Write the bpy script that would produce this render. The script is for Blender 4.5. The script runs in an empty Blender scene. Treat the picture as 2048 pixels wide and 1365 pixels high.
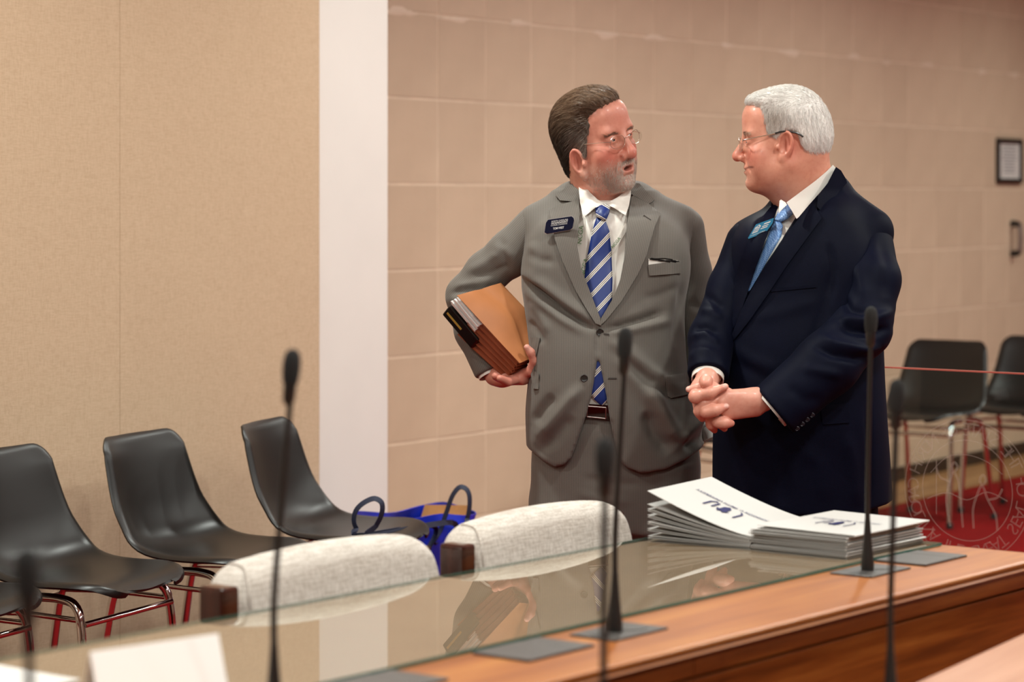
import bpy, bmesh, math, random
import numpy as np
from mathutils import Vector, Matrix
from mathutils.bvhtree import BVHTree
from mathutils.geometry import delaunay_2d_cdt

scene = bpy.context.scene
col = scene.collection
random.seed(7)
RNG = np.random.default_rng(11)

# ------------------------------------------------------------------ camera
F = 5050.0            # focal length in pixels of the 2048 x 1365 frame
HZ = 398.0            # horizon row
HC = 1.45             # eye height of the camera
cam_d = bpy.data.cameras.new('camera')
cam = bpy.data.objects.new('camera', cam_d)
col.objects.link(cam)
cam.location = (0, 0, HC)
cam.rotation_euler = (math.pi / 2, 0, 0)
cam_d.sensor_width = 36.0
cam_d.sensor_fit = 'HORIZONTAL'
cam_d.lens = F * 36.0 / 2048.0
cam_d.shift_y = -(1365 / 2 - HZ) / 2048.0
cam_d.clip_start = 0.05
cam_d.dof.use_dof = True
cam_d.dof.focus_distance = 6.12
cam_d.dof.aperture_fstop = 3.4
scene.camera = cam

# ------------------------------------------------------------------ world, exposure
world = bpy.data.worlds.new('world')
scene.world = world
world.use_nodes = True
world.node_tree.nodes['Background'].inputs[0].default_value = (0.9, 0.8, 0.72, 1)
world.node_tree.nodes['Background'].inputs[1].default_value = 0.02
scene.view_settings.view_transform = 'Standard'
scene.view_settings.look = 'None'
scene.view_settings.gamma = 1.0
scene.view_settings.use_curve_mapping = False
scene.view_settings.exposure = 0.0
scene.cycles.use_adaptive_sampling = True
scene.cycles.adaptive_threshold = 0.03
scene.cycles.max_bounces = 5
scene.cycles.diffuse_bounces = 3
scene.cycles.glossy_bounces = 3
scene.cycles.transmission_bounces = 4
scene.cycles.transparent_max_bounces = 10
scene.cycles.caustics_reflective = False
scene.cycles.caustics_refractive = False

# ------------------------------------------------------------------ ceiling lamps (room frame: s along the wall, t towards it)
TH = math.atan2(0.8276, 0.5614)
LAMP_COLOR = (0.93, 0.985, 0.92)
LAMP_POWER = 35.0
LAMP_SPREAD = 166
LAMPS = [(s, t) for s in (0.6, 2.6, 4.6, 6.6, 8.6, 10.6, 13.0) for t in (-1.2, 1.4, 3.85)]
CEIL = 3.05


def room(s, t, z=0.0):
    c, n = math.cos(TH), math.sin(TH)
    return Vector((s * c - t * n, s * n + t * c, z))


def at(px, py, Y):
    return Vector(((px - 1024.0) / F * Y, Y, HC - (py - HZ) / F * Y))


def at_z(px, py, z):
    return at(px, py, (HC - z) * F / (py - HZ))


# ------------------------------------------------------------------ materials
def lin(c):
    def f(v):
        v = v / 255.0
        return v / 12.92 if v <= 0.04045 else ((v + 0.055) / 1.055) ** 2.4
    return (f(c[0]), f(c[1]), f(c[2]), 1.0)


class NT:
    def __init__(s, name):
        s.m = bpy.data.materials.new(name)
        s.m.use_nodes = True
        s.t = s.m.node_tree
        s.t.nodes.clear()
        s.out = s.t.nodes.new('ShaderNodeOutputMaterial')

    def n(s, typ, **kw):
        nd = s.t.nodes.new(typ)
        for k, v in kw.items():
            if k.startswith('i_'):
                key = k[2:]
                key = int(key) if key.isdigit() else key.replace('_', ' ')
                nd.inputs[key].default_value = v
            else:
                setattr(nd, k, v)
        return nd

    def l(s, a, b):
        s.t.links.new(a, b)

    def bsdf(s, color=(200, 200, 200), rough=0.5, metal=0.0, spec=0.5, **kw):
        b = s.n('ShaderNodeBsdfPrincipled')
        b.inputs['Base Color'].default_value = lin(color)
        b.inputs['Roughness'].default_value = rough
        b.inputs['Metallic'].default_value = metal
        b.inputs['Specular IOR Level'].default_value = spec
        for k, v in kw.items():
            b.inputs[k.replace('_', ' ')].default_value = v
        s.l(b.outputs[0], s.out.inputs[0])
        return b

    def coord(s, kind='Object', scale=(1, 1, 1), rot=(0, 0, 0)):
        tc = s.n('ShaderNodeTexCoord')
        mp = s.n('ShaderNodeMapping')
        mp.inputs['Scale'].default_value = scale
        mp.inputs['Rotation'].default_value = rot
        s.l(tc.outputs[kind], mp.inputs[0])
        return mp.outputs[0]

    def noise(s, vec, scale=10, detail=4, rough=0.55):
        nz = s.n('ShaderNodeTexNoise')
        nz.inputs['Scale'].default_value = scale
        nz.inputs['Detail'].default_value = detail
        nz.inputs['Roughness'].default_value = rough
        if vec is not None:
            s.l(vec, nz.inputs['Vector'])
        return nz.outputs[0]

    def ramp(s, fac, stops, interp='LINEAR'):
        r = s.n('ShaderNodeValToRGB')
        r.color_ramp.interpolation = interp
        e = r.color_ramp.elements
        while len(e) < len(stops):
            e.new(0.5)
        for el, (p, c) in zip(e, stops):
            el.position = p
            el.color = lin(c) if len(c) == 3 else c
        s.l(fac, r.inputs[0])
        return r.outputs[0]

    def bump(s, b, height, strength=0.3, dist=0.002):
        bp = s.n('ShaderNodeBump')
        bp.inputs['Strength'].default_value = strength
        bp.inputs['Distance'].default_value = dist
        s.l(height, bp.inputs['Height'])
        s.l(bp.outputs[0], b.inputs['Normal'])

    def mix(s, fac, a, b, typ='MIX'):
        mx = s.n('ShaderNodeMix', data_type='RGBA', blend_type=typ)
        if isinstance(fac, (int, float)):
            mx.inputs[0].default_value = fac
        else:
            s.l(fac, mx.inputs[0])
        for sock, v in ((mx.inputs[6], a), (mx.inputs[7], b)):
            if isinstance(v, tuple):
                sock.default_value = lin(v) if len(v) == 3 else v
            else:
                s.l(v, sock)
        return mx.outputs[2]

    def math(s, op, a, b=None):
        m = s.n('ShaderNodeMath', operation=op)
        for sock, v in ((m.inputs[0], a), (m.inputs[1], b)):
            if v is None:
                continue
            if isinstance(v, (int, float)):
                sock.default_value = v
            else:
                s.l(v, sock)
        return m.outputs[0]


def m_plain(name, color, rough=0.5, metal=0.0, spec=0.5, var=0.0, vscale=20, bump=0.0, bscale=200, **kw):
    t = NT(name)
    b = t.bsdf(color, rough, metal, spec, **kw)
    if var or bump:
        v = t.coord()
    if var:
        nz = t.noise(v, vscale, 3)
        lo = tuple(max(0, c * (1 - var)) for c in color)
        hi = tuple(min(255, c * (1 + var)) for c in color)
        t.l(t.ramp(nz, [(0.3, lo), (0.7, hi)]), b.inputs['Base Color'])
    if bump:
        t.bump(b, t.noise(v, bscale, 2), bump, 0.001)
    return t.m


def m_block():
    t = NT('painted_block')
    b = t.bsdf((196, 166, 144), 0.5, spec=0.45)
    v = t.coord()
    oi = t.n('ShaderNodeObjectInfo')
    nz = t.noise(v, 5, 5)
    c1 = t.ramp(nz, [(0.3, (200, 174, 149)), (0.7, (216, 190, 164))])
    c2 = t.ramp(oi.outputs['Random'], [(0.0, (201, 175, 150)), (1.0, (215, 189, 163))])
    t.l(t.mix(0.5, c1, c2), b.inputs['Base Color'])
    fine = t.noise(v, 160, 4)
    t.bump(b, fine, 0.25, 0.002)
    return t.m


def m_linen(name, base, dark, scale=1.0, bump=0.3, rough=0.85, axes='XZ'):
    # woven cloth: two stretched noises crossed
    t = NT(name)
    b = t.bsdf(base, rough, spec=0.2)
    b.inputs['Sheen Weight'].default_value = 0.15
    va = t.coord(scale=(260 * scale, 260 * scale, 22 * scale))
    vb = t.coord(scale=(22 * scale, 22 * scale, 260 * scale))
    na = t.noise(va, 1.0, 2)
    nb = t.noise(vb, 1.0, 2)
    s = t.math('MULTIPLY', t.math('ADD', na, nb), 0.5)
    t.l(t.ramp(s, [(0.38, dark), (0.6, base)]), b.inputs['Base Color'])
    t.bump(b, s, bump, 0.001)
    return t.m


def m_wood(name, c0, c1, c2, rough=0.28, axis=0, scale=1.0, coat=0.0):
    t = NT(name)
    b = t.bsdf(c1, rough, spec=0.5)
    b.inputs['Coat Weight'].default_value = coat
    b.inputs['Coat Roughness'].default_value = 0.12
    sc = [14 * scale, 14 * scale, 14 * scale]
    sc[axis] = 0.9 * scale
    v = t.coord(scale=tuple(sc))
    n1 = t.noise(v, 1.6, 6, 0.62)
    sc2 = [120 * scale] * 3
    sc2[axis] = 4 * scale
    n2 = t.noise(t.coord(scale=tuple(sc2)), 1.0, 3)
    s = t.math('ADD', t.math('MULTIPLY', n1, 0.78), t.math('MULTIPLY', n2, 0.22))
    t.l(t.ramp(s, [(0.32, c0), (0.5, c1), (0.68, c2)]), b.inputs['Base Color'])
    t.bump(b, n2, 0.06, 0.001)
    return t.m


def m_pane(name, tint=(0.86, 0.93, 0.88), rough=0.0, ior=1.5):
    t = NT(name)
    tr = t.n('ShaderNodeBsdfTransparent')
    tr.inputs[0].default_value = (*tint, 1)
    gl = t.n('ShaderNodeBsdfGlossy')
    gl.inputs['Roughness'].default_value = rough
    gl.inputs[0].default_value = (0.95, 0.97, 0.95, 1)
    fr = t.n('ShaderNodeFresnel')
    fr.inputs[0].default_value = ior
    ge = t.n('ShaderNodeNewGeometry')
    mx = t.n('ShaderNodeMixShader')
    t.l(t.math('MULTIPLY', fr.outputs[0], t.math('SUBTRACT', 1.0, ge.outputs['Backfacing'])), mx.inputs[0])
    t.l(tr.outputs[0], mx.inputs[1])
    t.l(gl.outputs[0], mx.inputs[2])
    t.l(mx.outputs[0], t.out.inputs[0])
    return t.m


def m_frost(name, color, alpha):
    t = NT(name)
    tr = t.n('ShaderNodeBsdfTransparent')
    df = t.n('ShaderNodeBsdfDiffuse')
    df.inputs[0].default_value = lin(color)
    mx = t.n('ShaderNodeMixShader')
    mx.inputs[0].default_value = alpha
    t.l(tr.outputs[0], mx.inputs[1])
    t.l(df.outputs[0], mx.inputs[2])
    t.l(mx.outputs[0], t.out.inputs[0])
    return t.m


def m_emit(name, color, strength):
    t = NT(name)
    e = t.n('ShaderNodeEmission')
    e.inputs[0].default_value = (*color, 1)
    e.inputs[1].default_value = strength
    t.l(e.outputs[0], t.out.inputs[0])
    return t.m


def m_carpet():
    t = NT('red_carpet')
    b = t.bsdf((150, 18, 22), 0.95, spec=0.1)
    v = t.coord()
    n = t.noise(v, 350, 3)
    n2 = t.noise(v, 4, 3)
    c = t.ramp(t.math('ADD', t.math('MULTIPLY', n, 0.6), t.math('MULTIPLY', n2, 0.4)), [(0.35, (104, 6, 9)), (0.65, (134, 13, 15))])
    t.l(c, b.inputs['Base Color'])
    t.bump(b, n, 0.6, 0.004)
    return t.m


M = {}
M['block'] = m_block()
M['mortar'] = m_plain('painted_mortar', (226, 202, 178), 0.55, var=0.05, vscale=6)
M['joint_patch'] = m_plain('pale_joint_patch', (226, 203, 181), 0.5)
M['white_paint'] = m_plain('white_paint', (230, 222, 216), 0.55, var=0.01, vscale=3)
M['fabric_wall'] = m_linen('woven_wall_fabric', (203, 175, 146), (188, 159, 130), 2.2, 0.3)
M['plaster'] = m_plain('plaster', (205, 180, 158), 0.8)
M['ceil'] = m_plain('ceiling_paint', (232, 226, 218), 0.9)
M['carpet'] = m_carpet()
M['strip'] = m_wood('oak_strip', (120, 84, 50), (146, 104, 64), (166, 124, 80), 0.5)
M['base'] = m_plain('dark_vinyl', (52, 36, 26), 0.5)
M['wood_top'] = m_wood('desk_top_wood', (140, 74, 26), (163, 95, 38), (184, 118, 54), 0.36, 0, 1.0, 0.06)
M['wood_front'] = m_wood('desk_front_wood', (96, 42, 10), (132, 64, 20), (160, 88, 34), 0.36, 0, 1.4, 0.1)
M['wood_near'] = m_wood('near_desk_wood', (166, 112, 84), (188, 132, 102), (204, 150, 120), 0.3, 0, 1.0, 0.3)
M['pad'] = m_plain('taupe_desk_pad', (148, 121, 97), 0.6, var=0.03, vscale=5)
M['glass'] = m_pane('desk_glass', (0.95, 0.955, 0.935), 0.0, 1.95)
M['glass_edge'] = m_plain('green_glass_edge', (44, 92, 82), 0.12, spec=0.7)
M['panel_glass'] = m_pane('barrier_glass', (0.93, 0.95, 0.93), 0.0, 1.35)
M['etch'] = m_frost('etched_glass', (214, 190, 178), 0.17)
M['panel_edge'] = m_plain('glass_rim', (190, 96, 84), 0.2)
M['black_shell'] = m_plain('black_plastic', (21, 18, 16), 0.36, spec=0.42, bump=0.1, bscale=420)
M['chrome'] = m_plain('chrome', (225, 222, 220), 0.08, metal=1.0)
M['black_rubber'] = m_plain('black_rubber', (20, 19, 18), 0.7)
M['cream_cloth'] = m_linen('oatmeal_upholstery', (214, 205, 196), (178, 166, 155), 1.2, 0.5)
M['dark_wood'] = m_wood('espresso_wood', (38, 16, 11), (54, 24, 17), (70, 34, 24), 0.2, 2, 1.0, 0.5)
M['plate'] = m_plain('grey_plate', (84, 79, 76), 0.42, metal=0.3, bump=0.1, bscale=900)
M['mic_black'] = m_plain('mic_black', (22, 20, 19), 0.4)
M['foam'] = m_plain('mic_foam', (24, 22, 21), 0.95, bump=0.8, bscale=900)
M['paper'] = m_plain('white_card', (194, 190, 186), 0.6)
M['paper2'] = m_plain('white_sheet', (212, 207, 202), 0.7)
M['paper_white'] = m_plain('bright_white_paper', (246, 243, 240), 0.6)
M['ink'] = m_plain('navy_ink', (24, 26, 84), 0.6)
M['ink_grey'] = m_plain('grey_ink', (110, 108, 116), 0.6)
M['blue_bag'] = m_plain('royal_blue_plastic', (20, 44, 178), 0.35, var=0.1, vscale=12)
M['navy_strap'] = m_plain('navy_webbing', (30, 36, 60), 0.7, bump=0.5, bscale=700)
M['cardboard'] = m_plain('cardboard', (176, 126, 78), 0.8, var=0.05)
M['frame_black'] = m_plain('black_frame', (36, 32, 30), 0.4)
M['steel'] = m_plain('brushed_steel', (165, 155, 150), 0.35, metal=0.9)
M['lens'] = m_emit('lamp_lens', LAMP_COLOR, 6.0)


# ------------------------------------------------------------------ mesh helpers
def tag(o, label=None, cat=None, group=None, kind=None):
    if label:
        o['label'] = label
    if cat:
        o['category'] = cat
    if group:
        o['group'] = group
    if kind:
        o['kind'] = kind
    return o


def empty(name, loc=(0, 0, 0), rz=0.0):
    o = bpy.data.objects.new(name, None)
    o.empty_display_size = 0.1
    o.location = loc
    o.rotation_euler = (0, 0, rz)
    col.objects.link(o)
    return o


def link(name, me, mats=None, parent=None, loc=(0, 0, 0), rz=0.0):
    if mats is not None:
        for m in (mats if isinstance(mats, (list, tuple)) else [mats]):
            me.materials.append(m)
    o = bpy.data.objects.new(name, me)
    o.location = loc
    o.rotation_euler = (0, 0, rz)
    if parent is not None:
        o.parent = parent
    col.objects.link(o)
    return o


def mesh_np(name, v, f, smooth=True):
    me = bpy.data.meshes.new(name)
    v = np.asarray(v, dtype=np.float64)
    if isinstance(f, np.ndarray):
        f = f.tolist()
    me.from_pydata(v.tolist(), [], f)
    if smooth:
        me.polygons.foreach_set('use_smooth', [True] * len(me.polygons))
    me.update()
    return me


class MB:
    def __init__(s):
        s.v, s.f = [], []

    def add(s, vs, fs):
        o = len(s.v)
        s.v += [tuple(p) for p in vs]
        s.f += [tuple(i + o for i in f) for f in fs]
        return s

    def box(s, x0, x1, y0, y1, z0, z1, mat=None):
        vs = [Vector(p) for p in ((x0, y0, z0), (x1, y0, z0), (x1, y1, z0), (x0, y1, z0), (x0, y0, z1), (x1, y0, z1), (x1, y1, z1), (x0, y1, z1))]
        if mat is not None:
            vs = [mat @ p for p in vs]
        return s.add(vs, [(0, 3, 2, 1), (4, 5, 6, 7), (0, 1, 5, 4), (1, 2, 6, 5), (2, 3, 7, 6), (3, 0, 4, 7)])

    def tube(s, pts, r, n=12, caps=True, flat=None):
        pts = [Vector(p) for p in pts]
        rs = r if isinstance(r, (list, tuple)) else [r] * len(pts)
        tang = []
        for i in range(len(pts)):
            a = pts[max(0, i - 1)]
            b = pts[min(len(pts) - 1, i + 1)]
            tang.append((b - a).normalized())
        up = Vector((0, 0, 1)) if abs(tang[0].z) < 0.9 else Vector((1, 0, 0))
        nrm = (up - tang[0] * up.dot(tang[0])).normalized()
        vs = []
        for i, p in enumerate(pts):
            t = tang[i]
            nrm = (nrm - t * nrm.dot(t)).normalized()
            bi = t.cross(nrm)
            for k in range(n):
                a = 2 * math.pi * k / n
                ca, sa = math.cos(a), math.sin(a)
                if flat:
                    vs.append(p + nrm * ca * flat[0] + bi * sa * flat[1])
                else:
                    vs.append(p + (nrm * ca + bi * sa) * rs[i])
        fs = []
        for i in range(len(pts) - 1):
            for k in range(n):
                k2 = (k + 1) % n
                fs.append((i * n + k, i * n + k2, (i + 1) * n + k2, (i + 1) * n + k))
        if caps:
            fs.append(tuple(range(n - 1, -1, -1)))
            fs.append(tuple((len(pts) - 1) * n + k for k in range(n)))
        return s.add(vs, fs)

    def lathe(s, prof, n=24, c=(0, 0, 0), axis=None):
        vs, fs = [], []
        c = Vector(c)
        R = Matrix.Identity(3) if axis is None else Vector((0, 0, 1)).rotation_difference(Vector(axis)).to_matrix()
        for (r, z) in prof:
            for k in range(n):
                a = 2 * math.pi * k / n
                vs.append(c + R @ Vector((r * math.cos(a), r * math.sin(a), z)))
        for i in range(len(prof) - 1):
            for k in range(n):
                k2 = (k + 1) % n
                fs.append((i * n + k, i * n + k2, (i + 1) * n + k2, (i + 1) * n + k))
        fs.append(tuple(range(n - 1, -1, -1)))
        fs.append(tuple((len(prof) - 1) * n + k for k in range(n)))
        return s.add(vs, fs)

    def prism(s, poly, z0, z1, mat=None):
        n = len(poly)
        vs = [Vector((p[0], p[1], z0)) for p in poly] + [Vector((p[0], p[1], z1)) for p in poly]
        if mat is not None:
            vs = [mat @ p for p in vs]
        fs = [tuple(range(n - 1, -1, -1)), tuple(range(n, 2 * n))]
        fs += [(i, (i + 1) % n, n + (i + 1) % n, n + i) for i in range(n)]
        return s.add(vs, fs)

    def sheet(s, grid, thick):
        # grid: rows of Vectors (top surface); closed slab of the given thickness, below along the normals
        R, Cn = len(grid), len(grid[0])
        vs = [p for row in grid for p in row]
        nr = []
        for i in range(R):
            for j in range(Cn):
                a = grid[min(R - 1, i + 1)][j] - grid[max(0, i - 1)][j]
                b = grid[i][min(Cn - 1, j + 1)] - grid[i][max(0, j - 1)]
                nr.append(a.cross(b).normalized())
        n = R * Cn
        vs2 = [p - q * thick for p, q in zip(vs, nr)]
        fs = []
        for i in range(R - 1):
            for j in range(Cn - 1):
                a, b, c, d = i * Cn + j, (i + 1) * Cn + j, (i + 1) * Cn + j + 1, i * Cn + j + 1
                fs.append((a, b, c, d))
                fs.append((n + d, n + c, n + b, n + a))
        rim = [j for j in range(Cn)] + [i * Cn + Cn - 1 for i in range(1, R)] + [(R - 1) * Cn + j for j in range(Cn - 2, -1, -1)] + [i * Cn for i in range(R - 2, 0, -1)]
        for a, b in zip(rim, rim[1:] + rim[:1]):
            fs.append((a, b, n + b, n + a))
        return s.add(vs + vs2, fs)

    def mesh(s, name='part', smooth=False, bevel=0.0, seg=2, angle=35):
        me = bpy.data.meshes.new(name)
        me.from_pydata([tuple(p) for p in s.v], [], s.f)
        if bevel:
            bm = bmesh.new()
            bm.from_mesh(me)
            bmesh.ops.recalc_face_normals(bm, faces=bm.faces[:])
            ed = [e for e in bm.edges if len(e.link_faces) == 2 and e.calc_face_angle(0) > math.radians(angle)]
            bmesh.ops.bevel(bm, geom=ed, offset=bevel, segments=seg, profile=0.6, affect='EDGES', clamp_overlap=True)
            bm.to_mesh(me)
            bm.free()
        else:
            bm = bmesh.new()
            bm.from_mesh(me)
            bmesh.ops.recalc_face_normals(bm, faces=bm.faces[:])
            bm.to_mesh(me)
            bm.free()
        if smooth:
            me.polygons.foreach_set('use_smooth', [True] * len(me.polygons))
            me.set_sharp_from_angle(angle=math.radians(40))
        me.update()
        return me

    def build(s, name, mat, parent=None, smooth=False, bevel=0.0, seg=2, loc=(0, 0, 0), rz=0.0):
        return link(name, s.mesh(name, smooth, bevel, seg), mat, parent, loc, rz)


def copy_tree(o, parent=None):
    c = o.copy()
    col.objects.link(c)
    c.parent = parent
    for ch in list(o.children):
        copy_tree(ch, c)
    return c


def text_geo(txt, size=1.0, bold=0.0, space=1.0, shear=0.0):
    cu = bpy.data.curves.new('txt', 'FONT')
    cu.body = txt
    cu.size = size
    cu.space_character = space
    cu.offset = bold
    cu.shear = shear
    cu.align_x = 'CENTER'
    cu.align_y = 'CENTER'
    cu.resolution_u = 3
    ob = bpy.data.objects.new('txt', cu)
    col.objects.link(ob)
    bpy.context.view_layer.update()
    dg = bpy.context.evaluated_depsgraph_get()
    ev = ob.evaluated_get(dg)
    me = ev.to_mesh()
    vs = [tuple(v.co[:2]) for v in me.vertices]
    fs = [tuple(p.vertices) for p in me.polygons]
    ev.to_mesh_clear()
    bpy.data.objects.remove(ob)
    bpy.data.curves.remove(cu)
    return vs, fs


def smooth_path(pts, n=8):
    # Catmull-Rom through the points
    pts = [Vector(p) for p in pts]
    out = []
    for i in range(len(pts) - 1):
        p0 = pts[max(0, i - 1)]
        p1, p2 = pts[i], pts[i + 1]
        p3 = pts[min(len(pts) - 1, i + 2)]
        for k in range(n):
            t = k / n
            out.append(0.5 * ((2 * p1) + (p2 - p0) * t + (2 * p0 - 5 * p1 + 4 * p2 - p3) * t * t + (3 * p1 - p0 - 3 * p2 + p3) * t ** 3))
    out.append(pts[-1])
    return out
# ------------------------------------------------------------------ the room
def struct(name, mb, mat, label, bevel=0.0):
    o = mb.build(name, mat, None, bevel=bevel, rz=TH)
    tag(o, label, kind='structure')
    return o


S0, S1, T0, T1 = -4.0, 17.0, -5.0, 5.65
struct('floor', MB().box(S0, S1, T0, T1 + 0.2, -0.1, 0.0), M['carpet'], 'red carpeted floor of the meeting room')
struct('ceiling', MB().box(S0, S1, T0, T1 + 0.2, CEIL, CEIL + 0.1), M['ceil'], 'off white ceiling above the room')
struct('wall_right', MB().box(S1, S1 + 0.1, T0, T1 + 0.2, 0, CEIL), M['plaster'], 'beige end wall past the framed notice')
struct('wall_front', MB().box(S0, S1, T0 - 0.1, T0, 0, CEIL), M['plaster'], 'beige wall facing the block wall')
struct('wall_near', MB().box(S0 - 0.1, S0, T0, T1 + 0.2, 0, CEIL), M['plaster'], 'beige wall behind the photographer')

# block wall: backing in mortar colour, every block its own piece
TB = 5.626
wb = struct('wall_back', MB().box(6.2, S1, TB + 0.0022, TB + 0.15, 0, CEIL), M['mortar'], 'painted concrete block wall behind the two men')
BW, BH, SB, ZB = 0.3195, 0.3224, 7.474, 0.2158


def block_mesh(w, h, dep=0.03):
    return MB().box(0, w, -0.0, dep, 0, h).mesh('block', bevel=0.0035, seg=3)


GAP = 0.0070
full = block_mesh(BW - GAP, BH - GAP)
low = block_mesh(BW - GAP, ZB - GAP * 1.5)
full.materials.append(M['block'])
low.materials.append(M['block'])
for r in range(-1, 9):
    for c in range(-2, 21):
        z = ZB + r * BH
        if z + BH > CEIL + 0.2:
            continue
        o = bpy.data.objects.new('block', low if r < 0 else full)
        o.location = (SB + c * BW + GAP / 2, TB + random.uniform(-0.0008, 0.0008), (GAP if r < 0 else z + GAP / 2))
        o.parent = wb
        col.objects.link(o)

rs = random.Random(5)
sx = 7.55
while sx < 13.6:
    # thin pale patches of irregular outline set along the high joint
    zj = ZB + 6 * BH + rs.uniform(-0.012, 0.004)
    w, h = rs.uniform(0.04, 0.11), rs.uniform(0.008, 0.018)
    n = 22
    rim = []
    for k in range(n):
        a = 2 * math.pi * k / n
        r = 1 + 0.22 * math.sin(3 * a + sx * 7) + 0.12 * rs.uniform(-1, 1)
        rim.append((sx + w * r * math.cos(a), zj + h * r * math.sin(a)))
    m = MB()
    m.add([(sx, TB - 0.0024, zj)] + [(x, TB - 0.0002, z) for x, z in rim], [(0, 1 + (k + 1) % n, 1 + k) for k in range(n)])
    m.build('pale_patch', M['joint_patch'], wb, smooth=True)
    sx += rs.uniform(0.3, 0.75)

struct('baseboard_back', MB().box(6.76, S1, TB - 0.014, TB + 0.01, 0, 0.075), M['base'], 'dark base strip at the foot of the block wall', 0.004)
struct('trim_1', MB().box(6.76, S1, TB - 0.42, TB - 0.012, -0.02, 0.008), M['strip'], 'tan wooden floor border along the block wall', 0.003)

# woven wall panels and the white pilaster
TF = 5.05
wl = struct('wall_left', MB().box(S0, 6.34, TF + 0.02, T1, 0, CEIL), M['plaster'], 'beige woven fabric wall behind the black chairs')
edges = [6.347, 5.42, 4.49, 3.56, 2.63, 1.7]
for a, b in zip(edges[1:], edges[:-1]):
    MB().box(a + 0.0006, b - 0.0006, TF, TF + 0.02, 0.10, CEIL - 0.02).build('fabric_panel', M['fabric_wall'], wl, bevel=0.0015)
struct('baseboard_left', MB().box(S0, 6.34, TF - 0.012, TF + 0.02, 0, 0.098), M['base'], 'dark base strip under the fabric wall', 0.004)
struct('trim_2', MB().box(6.349, 6.752, 5.08, T1, 0, CEIL), M['white_paint'], 'white painted pilaster between fabric and block walls', 0.006)

# ceiling lamps
lens_me = MB().lathe([(0.0, 0.0), (0.105, 0.0), (0.105, 0.01), (0.0, 0.012)], 28).mesh('lens')
lens_me.materials.append(M['lens'])
ring_me = MB().lathe([(0.108, 0.0), (0.135, -0.004), (0.138, 0.004), (0.108, 0.02)], 28).mesh('trim_ring')
ring_me.materials.append(M['white_paint'])
ld = bpy.data.lights.new('downlight', 'AREA')
ld.shape = 'DISK'
ld.size = 0.2
ld.energy = LAMP_POWER
ld.color = LAMP_COLOR
ld.spread = math.radians(LAMP_SPREAD)
for k, (s, t) in enumerate(LAMPS):
    root = empty('recessed_ceiling_lamp', room(s, t, CEIL - 0.012), TH)
    tag(root, 'round recessed downlight with white trim ring in the ceiling', 'ceiling lamp', 'recessed downlights in the ceiling')
    o = bpy.data.objects.new('lens', lens_me); o.parent = root; col.objects.link(o)
    o = bpy.data.objects.new('trim_ring', ring_me); o.parent = root; col.objects.link(o)
    o = bpy.data.objects.new('lamp_light', ld); o.parent = root; o.location = (0, 0, -0.012); col.objects.link(o)

# framed notice and the door pull on the far block wall
def on_wall(px, py, t):
    u = (px - 1024.0) / F
    Y = t / (0.5614 - 0.8276 * u)
    p = at(px, py, Y)
    return (0.5614 * p.x + 0.8276 * p.y, p.z)


s0, z1 = on_wall(1994, 276, TB - 0.01)
s1, z0 = on_wall(2043, 367, TB - 0.01)
fr = empty('framed_notice', room((s0 + s1) / 2, TB - 0.001, (z0 + z1) / 2), TH)
tag(fr, 'small black frame with a white printed notice hung on the block wall', 'picture frame')
w, h = (s1 - s0) / 2, (z1 - z0) / 2
mb = MB()
b_ = 0.026
mb.box(-w, -w + b_, -0.02, 0, -h, h).box(w - b_, w, -0.02, 0, -h, h).box(-w + b_, w - b_, -0.02, 0, h - b_, h).box(-w + b_, w - b_, -0.02, 0, -h, -h + b_)
mb.build('frame', M['frame_black'], fr, bevel=0.003)
pg = MB().box(-w + b_, w - b_, -0.008, -0.003, -h + b_, h - b_).build('paper', M['paper2'], fr)
tx = MB()
for k in range(9):
    zz = h * 0.62 - k * h * 0.14
    ww = (w - b_) * random.uniform(0.45, 0.72)
    tx.box(-ww, ww, -0.0088, -0.008, zz - 0.0028, zz + 0.0028)
tx.build('printed_lines', M['ink_grey'], pg)

s0, z1 = on_wall(2032, 452, TB - 0.05)
s1, z0 = on_wall(2046, 503, TB - 0.05)
hd = empty('wall_pull', room((s0 + s1) / 2, TB - 0.001, (z0 + z1) / 2), TH)
tag(hd, 'slim grey metal pull with dark ends on the block wall below the notice', 'handle')
hh = (z1 - z0) / 2
MB().tube([(0, -0.05, -hh), (0, -0.055, 0), (0, -0.05, hh)], 0.016, 12).build('grip', M['steel'], hd, smooth=True)
for sg in (-1, 1):
    MB().tube([(0, -0.05, sg * hh), (0, -0.03, sg * (hh + 0.012)), (0, 0.0, sg * (hh + 0.012))], 0.018, 12).build('mount', M['frame_black'], hd, smooth=True)
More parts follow.
